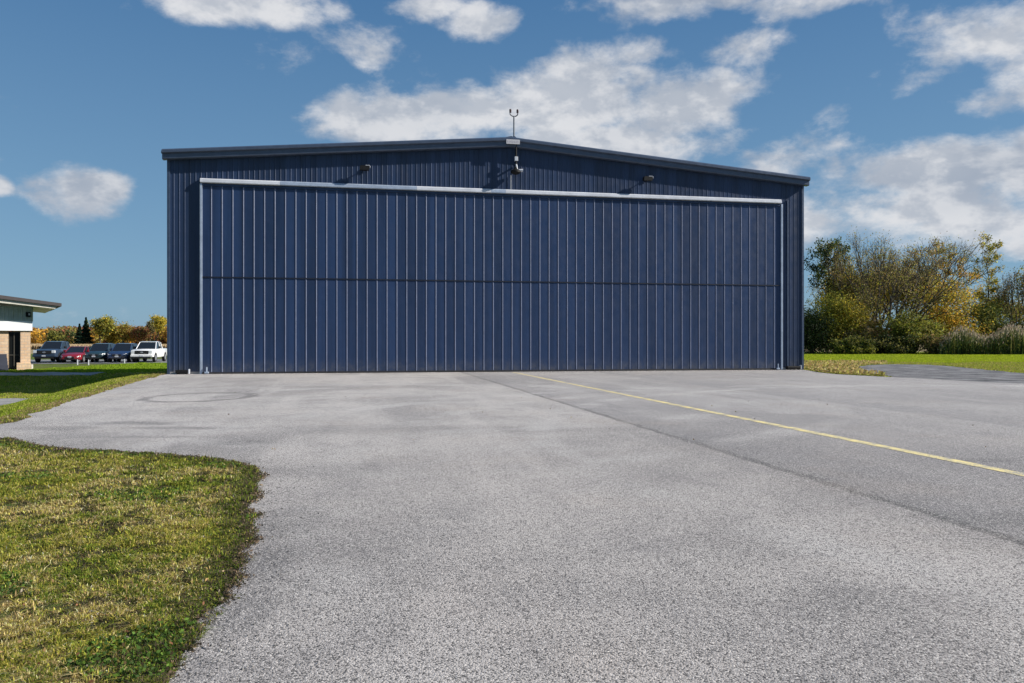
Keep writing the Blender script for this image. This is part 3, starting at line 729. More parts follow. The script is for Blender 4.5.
def tubes(name, segs, mat, parent=None, k=5):
    s = np.array(segs, dtype=float)  # p0 p1 r0 r1
    p, q, r0, r1 = s[:, 0:3], s[:, 3:6], s[:, 6], s[:, 7]
    d = q-p; d /= np.linalg.norm(d, axis=1, keepdims=True)+1e-9
    ref = np.where(np.abs(d[:, 2:3]) < .9, np.array([[0, 0, 1.]]), np.array([[1., 0, 0]]))
    a = np.cross(d, ref); a /= np.linalg.norm(a, axis=1, keepdims=True)+1e-9; c = np.cross(d, a)
    th = np.arange(k)*2*math.pi/k
    ring = a[:, None, :]*np.cos(th)[None, :, None]+c[:, None, :]*np.sin(th)[None, :, None]
    V = np.concatenate([p[:, None]+ring*r0[:, None, None], q[:, None]+ring*r1[:, None, None]], 1).reshape(-1, 3)
    i = np.arange(k); f = np.stack([i, (i+1) % k, (i+1) % k+k, i+k], 1)
    Fc = (f[None]+(np.arange(len(s))*2*k)[:, None, None]).reshape(-1, 4)
    return raw(name, V, Fc, mat, parent, smooth=True)
def grow(segs, tips, p, d, L, r, lvl, maxl, spread=.5, up=.12, kids=(2, 3), shrink=.74, minr=.012):
    p = np.array(p, float); d = np.array(d, float); d /= np.linalg.norm(d)
    ns = 3
    for i in range(ns):
        d2 = d+rng.normal(0, .13, 3)+np.array([0, 0, up*.3]); d2 /= np.linalg.norm(d2)
        q = p+d2*L/ns; ra = r*(1-.3*i/ns); rb = r*(1-.3*(i+1)/ns)
        segs.append((*p, *q, max(ra, minr), max(rb, minr*.8)))
        p = q; d = d2
        if lvl >= 2: tips.append((*p, lvl))
    if lvl >= maxl: tips.append((*p, lvl+1)); return
    for _ in range(rng.integers(kids[0], kids[1]+1)):
        v = rng.normal(size=3); v -= d*(v@d); v /= np.linalg.norm(v)+1e-9
        dd_ = d+v*spread*rng.uniform(.6, 1.3)+np.array([0, 0, up]); grow(segs, tips, p, dd_, L*shrink*rng.uniform(.8, 1.2), r*.62, lvl+1, maxl, spread, up, kids, shrink, minr)
def fit(segs, tips, base, H, Wx):
    s = np.array(segs); tp = np.array(tips)
    z1 = max(s[:, 5].max(), 1e-3); fz = H/z1
    fr = Wx[-1]/max(np.percentile(s[:, 3], 98.5), .3); fl = Wx[0]/max(-np.percentile(s[:, 3], 1.5), .3); fy = Wx[-1]/max(np.percentile(np.abs(s[:, 4]), 98), .3)
    for M_ in (s[:, 0:3], s[:, 3:6], tp): M_[:, 0] *= np.where(M_[:, 0] > 0, fr, fl); M_[:, 1] *= fy; M_[:, 2] *= fz
    return s, tp
def tree(px, d, top_py, half_px, cols, w, label, group=None, nleaf=9000, size=.28, stems=1, lean=.25, trunk=.22, maxl=5, L=3.0, clump=.9, spread=.5, up=.12, name='tree', cat='tree', low=0.0, z0=None, bare=0.0, kids=(2, 3), jitz=.8):
    x, y = spot(px, d); z0 = float(height(x, y)) if z0 is None else z0
    H = EYE+(HZ-top_py)/F*d-z0; Wx = np.atleast_1d(half_px)/F*d
    e = tag(empty(name, (x, y, z0), 0), label, cat, group)
    segs, tips = [], []
    for k in range(stems):
        a = 2*math.pi*k/stems+rng.uniform(-.4, .4); ln = lean if stems > 1 else .05
        grow(segs, tips, (.25*math.cos(a)*(stems > 1), .25*math.sin(a)*(stems > 1), -.1), (ln*math.cos(a), ln*math.sin(a), 1), L, trunk, 0, maxl, spread, up, kids)
    s, tp = fit(segs, tips, None, H, Wx)
    tubes('trunk', s, BARK, e)
    if nleaf:
        z = tp[:, 2]; keep = z > low*H
        tp = tp[keep]
        if bare:                                   # drop whole boughs of leaf so sky shows
            nz = np.sin(tp[:, 0]*1.3+2)+np.sin(tp[:, 1]*1.1+tp[:, 2]*.9)+np.sin(tp[:, 2]*1.7+tp[:, 0]*.6)
            tp = tp[nz > np.quantile(nz, bare)]
        i = rng.integers(0, len(tp), nleaf)
        pts = tp[i, :3]+rng.normal(0, clump, (nleaf, 3))*np.array([1, 1, jitz])
        pts[:, 2] = np.abs(pts[:, 2])
        # colour by bough so that the crown has patches of its own
        ph = tp[i, :3]; f = np.sin(ph[:, 0]*.9+px)+np.sin(ph[:, 1]*.8+ph[:, 2]*1.1+px*.7)
        W_ = np.array(w, float); cs = np.array(cols); half = f > 0
        c = pal(nleaf, cols, w); c2 = pal(nleaf, cols[::-1], w)
        c = np.where(half[:, None], c, c2*.5+c*.5)
        leaves('crown', pts, rng.uniform(.6, 1.3, nleaf)*size, c, e)
    return e
def bush(px, d, top_py, half_px, cols, w, label, n=9000, size=.25, group=None, name='bush', cat='bush', z0=None, dy=None):
    x, y = spot(px, d); z0 = float(height(x, y)) if z0 is None else z0
    H = EYE+(HZ-top_py)/F*d-z0; Wx = half_px/F*d
    e = tag(empty(name, (x, y, z0), 0), label, cat, group)
    segs = []
    cl = []
    for k in range(46):
        a = rng.uniform(0, 2*math.pi); rr = Wx*math.sqrt(rng.uniform(0, 1))*.8; zz = H*rng.uniform(.12, .86)*(1-.45*(rr/Wx)**2)
        cx, cy = rr*math.cos(a), (dy or Wx*.6)/Wx*rr*math.sin(a); cl.append((cx, cy, zz, rng.uniform(.45, 1.0)))
        m = np.array([cx*.35, cy*.35, zz*.5]); segs.append((cx*.1, cy*.1, -.1, *m, .05, .035)); segs.append((*m, cx, cy, zz, .035, .014))
        for _ in range(3):
            v = rnd_unit(1)[0]; v[2] = abs(v[2]); v *= H*.16; segs.append((cx, cy, zz, cx+v[0], cy+v[1], zz+v[2], .015, .008))
    cl = np.array(cl); tubes('stem', segs, BARK, e, 4)
    i = rng.integers(0, len(cl), n); sg = H*.105
    pts = cl[i, :3]+rng.normal(0, 1, (n, 3))*sg*cl[i, 3:4]*np.array([1.3, 1.2, 1.0]); pts[:, 2] = np.clip(np.abs(pts[:, 2]), .02, H*1.04)
    f = np.sin(i*2.4)
    c = pal(n, cols, w); c2 = pal(n, cols[::-1], w); c = np.where((f > .2)[:, None], c2, c)
    leaves('foliage', pts, rng.uniform(.6, 1.3, n)*size, c, e)
    return e
GRN = (.11,.16,.035); DGR = (.045,.072,.022); YGR = (.34,.33,.05); YEL = (.70,.50,.06); ORA = (.68,.38,.05); BRN = (.28,.18,.08); TAN = (.42,.33,.17); OLV = (.24,.215,.055); RED = (.34,.11,.06)
TG = 'trees along the lawn right of the hangar'; BG = 'shrubs below the trees right of the hangar'
D0 = 112.0
tree(880, 110, 229, (42, 72), [BRN, OLV, YGR, TAN], [3, 3, 2, 1], 'broad many stemmed tree with bare dark branches and thin brown leaf', TG, 11000, .19, stems=9, lean=.62, trunk=.24, maxl=6, L=3.4, clump=.55, spread=.42, up=.10, low=.3, bare=.25, kids=(2, 3))
tree(1019, 112, 264, 24, [BRN, OLV], [2, 1], 'nearly bare dark tree at the right edge of the photo', TG, 1600, .18, stems=3, lean=.4, maxl=6, clump=.4, low=.3, trunk=.14)
tree(1062, 112, 250, 36, [OLV, YGR, BRN], [3, 2, 1], 'olive tree beyond the right edge of the photo', TG, 6000, .3, maxl=5, low=.2)
tree(850, 116, 268, 24, [OLV, ORA, YGR, BRN], [4, 1, 3, 2], 'brown and olive tree between the dark tree and many stemmed tree', TG, 7000, .25, stems=3, maxl=5, clump=.7, low=.1)
tree(862, 122, 262, 30, [YGR, OLV, TAN, ORA], [4, 3, 2, 1.5], 'dense olive tree seen through the left boughs of the many stemmed tree', TG, 24000, .27, stems=4, lean=.4, maxl=5, clump=1.0, low=.08, z0=0)
tree(905, 124, 268, 30, [YGR, OLV, TAN, BRN], [3, 4, 2, 2], 'dense yellowish tree seen through the right boughs of the many stemmed tree', TG, 24000, .27, stems=4, lean=.4, maxl=5, clump=1.0, low=.08, z0=0)
tree(1003, 121, 292, 22, [OLV, GRN, BRN], [3, 2, 2], 'low olive tree between the tall poplar and the nearly bare tree', TG, 8000, .27, stems=3, lean=.4, maxl=5, clump=.9, low=.05, z0=0)
bush(838, 108, 286, 34, [YGR, (.34,.31,.05), YEL, OLV], [4, 4, 1.5, 2], 'yellow green thicket at the foot of the trees near the hangar', 26000, .25, BG)
bush(812, 105, 302, 15, [DGR, (.03,.04,.015)], [2, 1], 'dark evergreen shrub hard against the right hangar wall', 8000, .24, BG)
bush(868, 106, 308, 26, [YGR, OLV, TAN, BRN], [3, 3, 2, 1], 'tangled olive and brown shrub under the many stemmed tree', 10000, .22, BG)
bush(948, 111, 277, 30, [YEL, YGR, ORA, OLV], [3, 4, 2, 1.5], 'rounded bush with orange yellow top under the thin yellow tree', 24000, .26, BG)
bush(912, 105, 306, 30, [YGR, GRN, OLV], [3, 2, 3], 'dark green shrub right of the many stemmed trunk', 14000, .24, BG)
bush(985, 112, 296, 26, [(.15,.20,.07), YGR, OLV], [3, 3, 2], 'grey green shrub around the foot of the tall poplar', 12000, .25, BG)
bush(940, 102, 330, 20, [OLV, BRN, DGR], [2, 2, 2], 'low brown weedy bush at the left end of the reeds', 7000, .2, BG)
bush(1020, 110, 318, 30, [DGR, OLV, BRN], [4, 2, 1], 'dark shrub under the nearly bare tree at the right edge', 10000, .24, BG)
bush(895, 103, 333, 26, [DGR, (.03,.035,.015), OLV], [4, 3, 1], 'low dark shrub at the lawn edge below the many stemmed tree', 8000, .22, BG)
bush(852, 102, 335, 26, [OLV, DGR, YGR], [3, 3, 1], 'low olive shrub at the lawn edge near the hangar', 8000, .22, BG)
def clump_tree(px, d, base_py, trunk_top, clumps, cols, w, label, size=.26, group=TG, twigs=5, r0=.16):
    x, y = spot(px, d); z0 = float(height(x, y)); k = d/F
    e = tag(empty('tree', (x, y, z0)), label, 'tree', group)
    T = EYE+(HZ-trunk_top)*k-z0; segs = []; q = np.array([0, 0, -.1]); tr = [q]
    for i_ in range(8):
        f = (i_+1)/8; q2 = np.array([rng.normal(0, .12)*f, rng.normal(0, .12), T*f]); segs.append((*q, *q2, r0*(1-.85*(f-.125)), r0*(1-.85*f))); q = q2; tr.append(q)
    tr = np.array(tr); P_, C_ = [], []
    for (cx, cy, rp, n_) in clumps:
        c0 = np.array([(cx-px)*k, rng.normal(0, .5), EYE+(HZ-cy)*k-z0]); rr = rp*k
        st = tr[np.argmin(np.abs(tr[:, 2]-(c0[2]-1.1*abs(c0[0])-.4)))]; mid = (st+c0)/2+np.array([0, 0, -.15])+rng.normal(0, .12, 3)
        segs += [(*st, *mid, .05, .035), (*mid, *c0, .035, .02)]
        sub = c0+rng.normal(0, .55, (7, 3))*rr
        for t_ in sub:
            segs.append((*c0, *t_, .018, .009))
            for _ in range(twigs):
                v = rng.normal(0, .35, 3)*rr+np.array([0, 0, .15*rr]); segs.append((*t_, *(t_+v), .011, .006))
        i_ = rng.integers(0, 7, n_); P_.append(sub[i_]+rng.normal(0, .30, (n_, 3))*rr); C_.append(pal(n_, [cols[rng.choice(len(cols), p=np.array(w)/sum(w))]]+cols, [4]+list(w)))
    tubes('trunk', segs, BARK, e, 4); p = np.concatenate(P_); p[:, 2] = np.abs(p[:, 2])
    leaves('crown', p, rng.uniform(.6, 1.3, len(p))*size, np.concatenate(C_), e); return e
clump_tree(988, 114, 353, 236, [(988,238,5,160),(994,247,5,200),(984,250,5,180),(996,258,5,170),(986,262,6,260),(979,246,3,60),(981,272,5,140),(993,272,5,150),(999,268,3,40),(975,262,3,60),(985,284,6,260),(993,290,6,260),(980,296,7,350),(990,304,8,450),(998,300,6,260),(984,314,9,500)], [YGR, YEL, OLV, GRN], [3, 3, 3, 2], 'tall narrow poplar with sparse yellow green clumps at its top')
clump_tree(964, 116, 353, 252, [(966,270,6,300),(973,277,6,300),(960,262,4,90),(955,254,4,70),(950,262,5,110),(969,258,4,70),(957,285,6,150),(975,290,6,160),(962,300,8,300)], [YEL, ORA, YGR], [4, 3, 2], 'thin tree with loose orange yellow leaf left of the tall poplar')
clump_tree(828, 117, 353, 238, [(829,244,8,520),(837,249,7,420),(819,252,7,380),(842,258,6,300),(829,259,9,650),(814,265,7,380),(822,270,8,500),(838,271,8,450),(812,279,6,280),(845,282,8,380),(828,285,10,600),(852,268,5,130)], [DGR, DGR, GRN, OLV], [4, 3, 3, 1], 'dark green leafy tree rising just right of the hangar wall', .3)
clump_tree(936, 118, 353, 244, [(925,250,8,360),(936,252,8,420),(942,262,8,380),(917,258,8,340),(928,266,9,420),(945,250,6,200),(909,266,8,300),(936,276,9,420),(918,280,10,420),(948,274,6,200),(905,283,9,340)], [OLV, ORA, YGR, BRN], [4, 2, 3, 3], 'olive tree with an orange topped crown behind the many stemmed tree')
# reeds with plumes: one uncountable bed
def reeds():
    n = 5200; px = rng.uniform(940, 1060, n); d = rng.uniform(98, 108, n); x = (px-512)/F*d; y = d
    top = 337+5*np.sin(px*.11)+rng.normal(0, 3.2, n)+np.clip(965-px, 0, 60)*.4
    H = EYE+(HZ-top)/F*d
    ln = rng.normal(0, .18, (n, 2)); w = .03
    a = rng.uniform(0, math.pi, n); dx, dy = np.cos(a)*w, np.sin(a)*w
    z = np.zeros(n)-.05
    V = np.stack([np.stack([x-dx, y-dy, z], 1), np.stack([x+dx, y+dy, z], 1), np.stack([x+dx*.5+ln[:, 0], y+dy*.5+ln[:, 1], H], 1), np.stack([x-dx*.5+ln[:, 0], y-dy*.5+ln[:, 1], H], 1)], 1).reshape(-1, 3)
    c = pal(n, [DGR, GRN, OLV, (.12,.10,.05)], [7, 2, 1, 1])
    cols = np.repeat(c, 4, 0); Fs = np.arange(4*n).reshape(-1, 4)
    # leaves on stems and plumes on top
    k = 26000; i = rng.integers(0, n, k); f = rng.uniform(.05, .92, k)
    pc = np.stack([x[i]+ln[i, 0]*f+rng.normal(0, .15, k), y[i]+ln[i, 1]*f+rng.normal(0, .15, k), H[i]*f], 1)
    a = np.stack([rng.normal(0, .5, k), rng.normal(0, .5, k), rng.uniform(.3, 1, k)], 1); a /= np.linalg.norm(a, axis=1, keepdims=True)
    b_ = rnd_unit(k); s = rng.uniform(.25, .5, (k, 1))
    V2 = np.stack([pc-a*s*.5, pc+b_*.035, pc+a*s*.5, pc-b_*.035], 1).reshape(-1, 3)
    c2 = np.repeat(pal(k, [DGR, GRN, YGR, OLV], [5, 4, 1, 2]), 4, 0)
    m = 5200; i = rng.integers(0, n, m); pc = np.stack([x[i]+ln[i, 0]+rng.normal(0, .05, m), y[i]+ln[i, 1], H[i]+rng.uniform(-.3, .3, m)], 1)
    a = np.stack([rng.normal(.2, .2, m), rng.normal(0, .2, m), np.ones(m)], 1); b_ = rnd_unit(m); s = rng.uniform(.2, .45, (m, 1))
    V3 = np.stack([pc-a*s*.5, pc+b_*.07, pc+a*s*.5, pc-b_*.07], 1).reshape(-1, 3)
    c3 = np.repeat(pal(m, [(.42,.33,.25),(.50,.42,.30),(.30,.22,.17)], [2, 2, 1], .15), 4, 0)
    V = np.concatenate([V, V2, V3]); Fc = np.arange(len(V)).reshape(-1, 4)
    o = raw('reeds', V, Fc, LEAF, tint=np.concatenate([cols, c2, c3]))
    tag(o, 'dense bed of green reeds with pale feathery plumes at the lawn edge', 'reeds', kind='stuff')
reeds()
# far trees on the left across the field
LG = 'trees across the far field left of the hangar'
def conif(px, d, top, half, label):
    x, y = spot(px, d); z0 = float(height(x, y)); H = EYE+(HZ-top)/F*d-z0; Wx = half/F*d
    e = tag(empty('spruce_tree', (x, y, z0)), label, 'tree', LG)
    tubes('trunk', [(0, 0, -.2, 0, 0, H*.95, .22, .04)], BARK, e)
    n = 4200; f = rng.uniform(.06, 1, n)**.8; a = rng.uniform(0, 2*math.pi, n); lay = .75+.25*np.sin(f*46)
    r = Wx*(1-f)*lay*np.sqrt(rng.uniform(.15, 1, n))*1.1
    leaves('crown', np.stack([r*np.cos(a), r*np.sin(a), f*H], 1), rng.uniform(.3, .7, n), pal(n, [(.012,.03,.018),(.02,.045,.02)], [1, 1]), e)
conif(86, 265, 317.5, 9, 'dark pointed spruce across the field above the red car'); conif(79.5, 270, 324, 7, 'shorter dark spruce left of the pointed spruce')
tree(101, 262, 320, 6.5, [YGR, OLV, GRN, YEL], [4, 3, 3, 1], 'tall green and yellow tree across the field right of the spruces', LG, 7000, .55, maxl=4, clump=1.0, low=.15, trunk=.25)
tree(122, 264, 327, 7, [ORA, OLV, YGR, BRN], [2, 3, 3, 2], 'round orange and green tree across the field above the navy car', LG, 6500, .55, maxl=4, clump=1.0, low=.15, trunk=.25)
tree(159, 262, 318, 4, [YEL, YGR, OLV], [3, 3, 1], 'tall yellow green tree across the field left of the hangar edge', LG, 4500, .5, maxl=4, clump=.7, low=.15, trunk=.25, up=.4)
tree(149, 268, 322, 5, [(.10,.09,.08), OLV], [3, 1], 'greyish thin tree across the field beside the yellow green tree', LG, 2200, .45, maxl=4, clump=.6, low=.2, up=.4)
tree(140, 266, 331, 8, [RED, BRN, OLV], [3, 2, 2], 'low reddish tree across the field above the white pickup', LG, 3800, .5, maxl=4, clump=.9)
tree(168, 264, 331, 6, [ORA, OLV, BRN], [3, 1, 2], 'orange tree across the field touching the hangar edge', LG, 4000, .5, maxl=4, clump=.9)
tree(59, 266, 334, 7, [DGR, OLV, YGR], [3, 2, 1], 'low dark green tree across the field near the office pillar', LG, 3600, .5, maxl=4, clump=.9)
tree(110, 268, 334, 7, [OLV, YEL], [2, 1], 'low olive tree across the field between two taller trees', LG, 3000, .5, maxl=4, clump=.8)
def woods():
    P_, C_, Z_ = [], [], []
    for k in range(620):
        d = rng.uniform(430, 540); ang = rng.uniform(-46, -14) if k < 480 else rng.uniform(-5, 52)
        x = math.tan(R(ang))*d; H = rng.uniform(8, 11)*d/480; w = rng.uniform(3, 5.5)
        n = 300; v = rnd_unit(n)*np.cbrt(rng.uniform(.25, 1, (n, 1)))
        P_.append(np.array([x, d, H*.52])+v*np.array([w, w, H*.5])+rng.normal(0, .3, (n, 3)))
        base = [RED, ORA, BRN, OLV, DGR, (.26,.12,.05)][rng.choice(6, p=[.25, .16, .22, .14, .09, .14])]
        C_.append(pal(n, [base, OLV, BRN], [6, 1, 1])); Z_.append(rng.uniform(.9, 1.8, n))
    pts = np.concatenate(P_); pts[:, 2] = np.maximum(pts[:, 2], .2)
    o = leaves('distant_woods', pts, np.concatenate(Z_), np.concatenate(C_)); tag(o, 'far line of rusty autumn woods beyond the fields on the horizon', 'woods', kind='stuff')
woods()
def crop():
    n = 60000; d = rng.uniform(195, 250, n)**1.0; ang = rng.uniform(-36, -22, n); x = np.tan(np.radians(ang))*d; y = d
    H = rng.uniform(.85, 1.25, n); z = height(x, y); a = rng.uniform(0, math.pi, n); w = .16
    dx, dy = np.cos(a)*w, np.sin(a)*w
    V = np.stack([np.stack([x-dx, y-dy, z], 1), np.stack([x+dx, y+dy, z], 1), np.stack([x+dx*.6, y+dy, z+H], 1), np.stack([x-dx*.6, y-dy, z+H*.9], 1)], 1).reshape(-1, 3)
    o = raw('dry_crop', V, np.arange(4*n).reshape(-1, 4), LEAF, tint=np.repeat(pal(n, [(.52,.40,.24),(.42,.31,.18)], [1, 1], .15), 4, 0))
    tag(o, 'strip of dry tan crop standing in the far field behind the cars', 'crop', kind='stuff')
crop()
# ------------------------------------------------------------ grass blades
def blades(name, X, Y, hgt, wid, cols, label, lean=.5, z=None, bend=.42, cat='grass'):
    n = len(X); Z = (height(X, Y) if z is None else z)-.004
    a = rng.uniform(0, 2*math.pi, n); w = wid*rng.uniform(.6, 1.3, n); h = hgt*rng.uniform(.5, 1.35, n)
    la = rng.uniform(0, 2*math.pi, n); lm = np.abs(rng.normal(0, lean, n))*h
    dx, dy = np.cos(a)*w, np.sin(a)*w; lx, ly = np.cos(la)*lm, np.sin(la)*lm
    m1 = np.stack([X+lx*.35, Y+ly*.35, Z+h*.6], 1); tp = np.stack([X+lx, Y+ly, Z+h*(1-bend*np.clip(lm/h, 0, 1))], 1)
    b0 = np.stack([X, Y, Z], 1); wv = np.stack([dx, dy, np.zeros(n)], 1)
    V = np.stack([b0-wv, b0+wv, m1+wv*.7, m1-wv*.7, tp], 1).reshape(-1, 3)
    k = np.arange(n)*5
    Fq = np.stack([k, k+1, k+2, k+3], 1); Ft = np.stack([k+3, k+2, k+4], 1)
    # quads and tips as triangles
    T = np.concatenate([Fq[:, [0, 1, 2]], Fq[:, [0, 2, 3]], Ft])
    o = raw(name, V, T, BLADE, tint=np.repeat(cols, 5, 0)); return tag(o, label, cat, kind='stuff')
def patchy(X, Y, c1, c2, sc=1.0, bias=0.0):
    f = np.sin(X*2.1*sc+Y*.9*sc)+np.sin(Y*2.7*sc-X*1.3*sc+1)+.8*np.sin(X*5.3*sc+2)*np.sin(Y*4.7*sc)+rng.normal(0, 1.5, len(X))
    return np.where((f > bias)[:, None], c1, c2)
GG = [(.17,.22,.022),(.25,.30,.035),(.08,.13,.018),(.36,.33,.05)]; GD = [(.52,.40,.17),(.62,.52,.27),(.38,.26,.11),(.50,.44,.09),(.16,.11,.055)]
# near lawn: density falls with distance
n = 620000
d = 2.6*np.exp(rng.uniform(0, 1, n)*math.log(17.0/2.6)); Xn = rng.uniform(-.82, -.18, n)*d
de = dist(Xn, d, APR[::4]); k = (~inside(Xn, d, APR)) | (de < .05*rng.uniform(0, 1, len(de))); Xn, Yn, de = Xn[k], d[k], de[k]
m_ = len(Xn); f1 = vnoise(Xn, Yn, 1.3, 3); f2 = vnoise(Xn, Yn, 5, 4); f3 = vnoise(Xn, Yn, 16, 5)
dry = .45*f1+.3*f2+.25*f3+rng.normal(0, .09, m_)
c = np.where((dry > .50)[:, None], pal(m_, GD, [3, 2.4, 1.6, 3.4, .8], .42), pal(m_, GG, [3, 2, 2.4, 2], .42))
yg = vnoise(Xn, Yn, .9, 9); c = np.where(((yg > .5) & (rng.uniform(size=m_) < .5))[:, None], pal(m_, [(.36,.33,.045),(.46,.40,.08),(.24,.27,.035)], [2, 2, 2]), c)
dk = vnoise(Xn, Yn, 7, 12)*.6+vnoise(Xn, Yn, 22, 13)*.4; pit = dk > .55; c = np.where((pit & (rng.uniform(size=m_) < .75))[:, None], pal(m_, [(.10,.07,.04),(.07,.08,.025),(.13,.11,.07)], [2, 2, 1]), c)
rim = de < .12+.25*rng.uniform(0, 1, len(Xn))
c[rim] = np.where((rng.uniform(size=rim.sum()) < .55)[:, None], pal(rim.sum(), GG, [3, 2, 3, 1]), pal(rim.sum(), [(.16,.12,.07),(.10,.08,.05)], [1, 1]))
blades('lawn_grass', Xn, Yn, (.026+.0022*Yn)*(.45+1.15*vnoise(Xn, Yn, 8, 21))*np.where(pit, .6, 1.0), .0019+.00045*Yn, c, 'near lawn of mixed green and straw coloured grass at lower left', lean=1.15)
# coarse weeds and clover clumps in the near lawn
n = 46000; d = 3.2*np.exp(rng.uniform(0, 1, n)*math.log(14.5/3.2)); X2 = rng.uniform(-.75, -.2, n)*d; Y2 = d
f = np.sin(X2*3.1+1)+np.sin(Y2*2.2+X2)+np.sin(X2*1.1-Y2*3.7)
k = (~inside(X2, Y2, APR)) & (f > 1.5); X2, Y2 = X2[k], Y2[k]
pts = np.stack([X2, Y2, height(X2, Y2)+rng.uniform(.004, .045, len(X2))], 1)
o = leaves('clover', pts, rng.uniform(.018, .032, len(X2))*(.7+.07*Y2), pal(len(X2), [(.08,.15,.025),(.13,.22,.03),(.05,.09,.02)], [2, 2, 2])); tag(o, 'low broadleaf weeds spread in clumps through the near lawn', 'weeds', kind='stuff')
# dry fallen leaves
n = 700; d = 3.0*np.exp(rng.uniform(0, 1, n)*math.log(16/3.0)); X3 = rng.uniform(-.75, -.12, n)*d; Y3 = d
k = ~inside(X3, Y3, APR); X3, Y3 = X3[k], Y3[k]
pts = np.stack([X3, Y3, height(X3, Y3)+.045+rng.uniform(0, .02, len(X3))], 1)
o = leaves('fallen_leaves', pts, rng.uniform(.012, .03, len(X3)), pal(len(X3), [(.35,.22,.10),(.45,.38,.28),(.22,.10,.05)], [3, 1, 2])); tag(o, 'dry brown leaves scattered over the near lawn', 'leaves', kind='stuff')
# verge between apron and ditch, the ditch and the lawn by the parking
n = 400000; Yv = 13.5*np.exp(rng.uniform(0, 1, n)*math.log(76/13.5)); Xv = rng.uniform(-.70, -.34, n)*Yv; k = Yv < 66+(Xv+60)*.19+rng.normal(0, .25, n); Xv, Yv = Xv[k], Yv[k]
k = (~inside(Xv, Yv, APR)); Xv, Yv = Xv[k], Yv[k]
k = ~((Yv > 31.0+(Xv+50)*.02) & (Yv < 36.4+(Xv+50)*.02) & (Xv < -18.2)); Xv, Yv = Xv[k], Yv[k]
k = ~((Yv > 49.9+(Xv+50)*.03) & (Yv < 52+(Xv+50)*.03) & (Xv < -26.9)); Xv, Yv = Xv[k], Yv[k]
k = ~(((Xv-A[0])*U[0]+(Yv-A[1])*U[1] > S0) & (-(Xv-A[0])*N[0]-(Yv-A[1])*N[1] > -.1)); Xv, Yv = Xv[k], Yv[k]
k = ~((Xv < -33.6) & (Yv > 54.3)); Xv, Yv = Xv[k], Yv[k]
de = dist(Xv, Yv, apc)
c = patchy(Xv, Yv, pal(len(Xv), [(.21,.29,.02),(.29,.35,.03),(.13,.19,.02)], [3, 3, 2]), pal(len(Xv), [(.44,.36,.15),(.40,.40,.06),(.28,.31,.035)], [2, 3, 3]), .5, 0.15)
far = (Yv > 52); c[far] = pal(far.sum(), [(.20,.31,.015),(.27,.38,.02)], [1, 1], .15)
rim = (de < .5) & (Yv < 40); c[rim] = np.where((rng.uniform(size=rim.sum()) < .5)[:, None], c[rim], pal(rim.sum(), [(.38,.28,.14),(.22,.15,.08)], [1, 1]))
blades('verge_grass', Xv, Yv, .035+.0012*Yv, .003+.0004*Yv, c, 'sloping grass verge between the apron and the office', lean=.6)
# lawn right of the hangar and the weedy patch at its corner
n = 230000; Yr = 34*np.exp(rng.uniform(0, 1, n)*math.log(112/34)); Xr = rng.uniform(.355, .72, n)*Yr
gi = inside(Xr, Yr, gp); k = (~inside(Xr, Yr, APR)) & ~gi; Xr, Yr = Xr[k], Yr[k]
k = ((Xr-A[0])*U[0]+(Yr-A[1])*U[1] > S1+.05) | ((Xr-A[0])*N[0]+(Yr-A[1])*N[1] > .1); Xr, Yr = Xr[k], Yr[k]
c = patchy(Xr, Yr, pal(len(Xr), [(.30,.36,.015),(.36,.42,.02)], [1, 1], .15), pal(len(Xr), [(.24,.31,.015),(.34,.38,.03)], [1, 1], .15), .4)
nr = (Yr < 62+1.5*np.sin(Xr*.7)) & (rng.uniform(size=len(Yr)) < .75); c[nr] = pal(nr.sum(), [(.38,.30,.12),(.30,.22,.08),(.26,.28,.05),(.22,.28,.03)], [2, 1, 2, 2])
blades('meadow_grass', Xr, Yr, .05+.0004*Yr, .018+.0002*Yr, c, 'bright mown lawn between the hangar and the trees', lean=.5)
n = 9000; Yw = rng.uniform(35, 62, n); Xw = rng.uniform(.365, .475, n)*Yw
k = (~inside(Xw, Yw, APR)) & (((Xw-A[0])*U[0]+(Yw-A[1])*U[1] > S1+.05) | ((Xw-A[0])*N[0]+(Yw-A[1])*N[1] > .1)) & (~inside(Xw, Yw, gp)); Xw, Yw = Xw[k], Yw[k]
o = leaves('leaf_litter', np.stack([Xw, Yw, height(Xw, Yw)+rng.uniform(.03, .22, len(Xw))], 1), rng.uniform(.08, .18, len(Xw)), pal(len(Xw), [(.52,.40,.18),(.38,.25,.10),(.36,.34,.08)], [2, 2, 2])); tag(o, 'patch of dry brown weeds and leaves at the right foot of the hangar', 'weeds', kind='stuff')
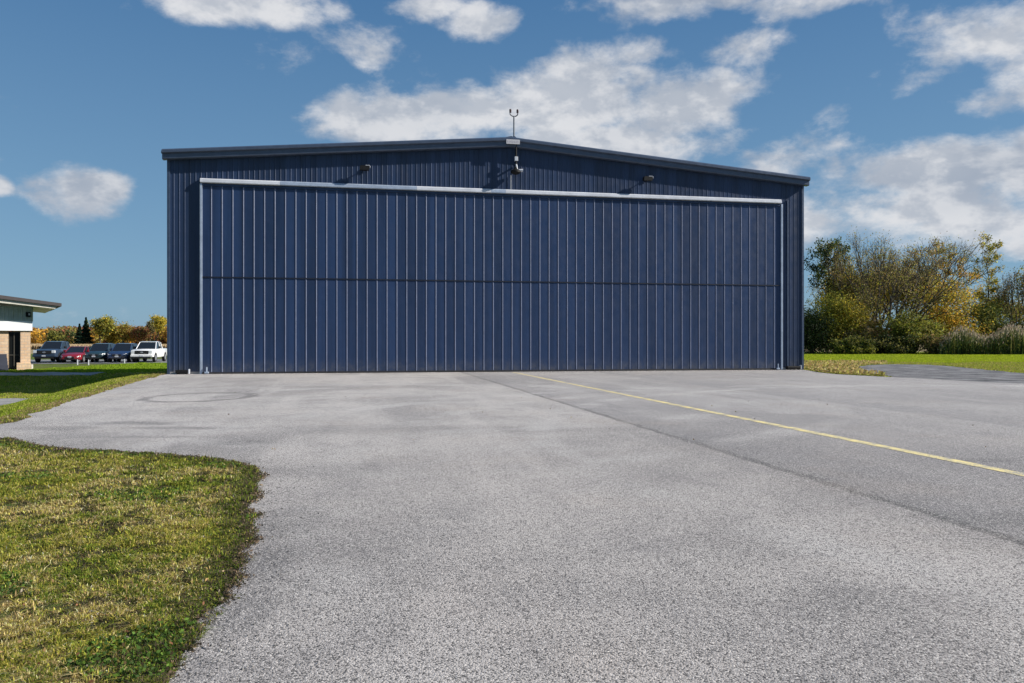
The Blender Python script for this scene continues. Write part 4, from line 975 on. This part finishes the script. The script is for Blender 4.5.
# a few leaves blown over the asphalt and along the foot of the door
n = 60; Yq = 12*np.exp(rng.uniform(0, 1, n)*math.log(38/12)); Xq = rng.uniform(-.45, .62, n)*Yq; k = inside(Xq, Yq, APR); Xq, Yq = Xq[k], Yq[k]
sq = rng.uniform(0, DW, 260); tq = .16+np.abs(rng.normal(0, .12, 260)); Xq = np.concatenate([Xq, A[0]+U[0]*sq+N[0]*tq]); Yq = np.concatenate([Yq, A[1]+U[1]*sq+N[1]*tq])
o = leaves('blown_leaves', np.stack([Xq, Yq, rng.uniform(.008, .02, len(Xq))], 1), rng.uniform(.02, .05, len(Xq)), pal(len(Xq), [(.25,.17,.08),(.12,.08,.04),(.35,.28,.12)], [2, 2, 1])); tag(o, 'few dry leaves blown over the far asphalt and against the hangar door', 'leaves', kind='stuff')
# loose stones along the asphalt edge
n = 60000; i = rng.integers(0, len(APR), n); sel = APR[i]; k = (sel[:, 0] < 0) & (sel[:, 1] < 15.5) & (sel[:, 1] > 2.5); sel = sel[k]; q = sel+rng.normal(0, .042, sel.shape)*(.5+sel[:, 1:2]*.06)
o = leaves('edge_litter', np.stack([q[:, 0], q[:, 1], np.maximum(height(q[:, 0], q[:, 1]), 0)+rng.uniform(.002, .02, len(q))], 1), rng.uniform(.010, .028, len(q))*(.6+.06*q[:, 1]), pal(len(q), [(.16,.11,.07),(.07,.055,.04),(.30,.22,.13),(.10,.10,.04)], [3, 4, 1.4, 1])); tag(o, 'dark dead grass and dirt crumbled along the lawn edge of the asphalt', 'debris', kind='stuff')
def stones():
    n = 9000; i = rng.integers(0, len(APR), n); sel = APR[i]; k = (sel[:, 0] > -12) & (sel[:, 0] < 0) & (sel[:, 1] < 16) & (sel[:, 1] > 2.5); sel = sel[k]; n = len(sel)
    p = sel+np.abs(rng.normal(0, .28, (n, 2)))*np.array([1, 1])+rng.normal(0, .05, (n, 2)); r = rng.uniform(.003, .008, n)
    o8 = np.array([(1,0,0),(-1,0,0),(0,1,0),(0,-1,0),(0,0,.8),(0,0,-.5)]); f8 = np.array([(0,2,4),(2,1,4),(1,3,4),(3,0,4),(2,0,5),(1,2,5),(3,1,5),(0,3,5)])
    V = (np.stack([p[:, 0], p[:, 1], np.full(n, .005)], 1)[:, None]+o8[None]*r[:, None, None]*rng.uniform(.7, 1.3, (n, 6, 1))).reshape(-1, 3)
    Fc = (f8[None]+(np.arange(n)*6)[:, None, None]).reshape(-1, 3)
    o = raw('loose_stones', V, Fc, LEAF, tint=np.repeat(pal(n, [(.32,.31,.30),(.15,.15,.15),(.5,.48,.45)], [3, 3, 1]), 6, 0)); tag(o, 'small loose stones along the ragged asphalt edge', 'stones', kind='stuff')
stones()
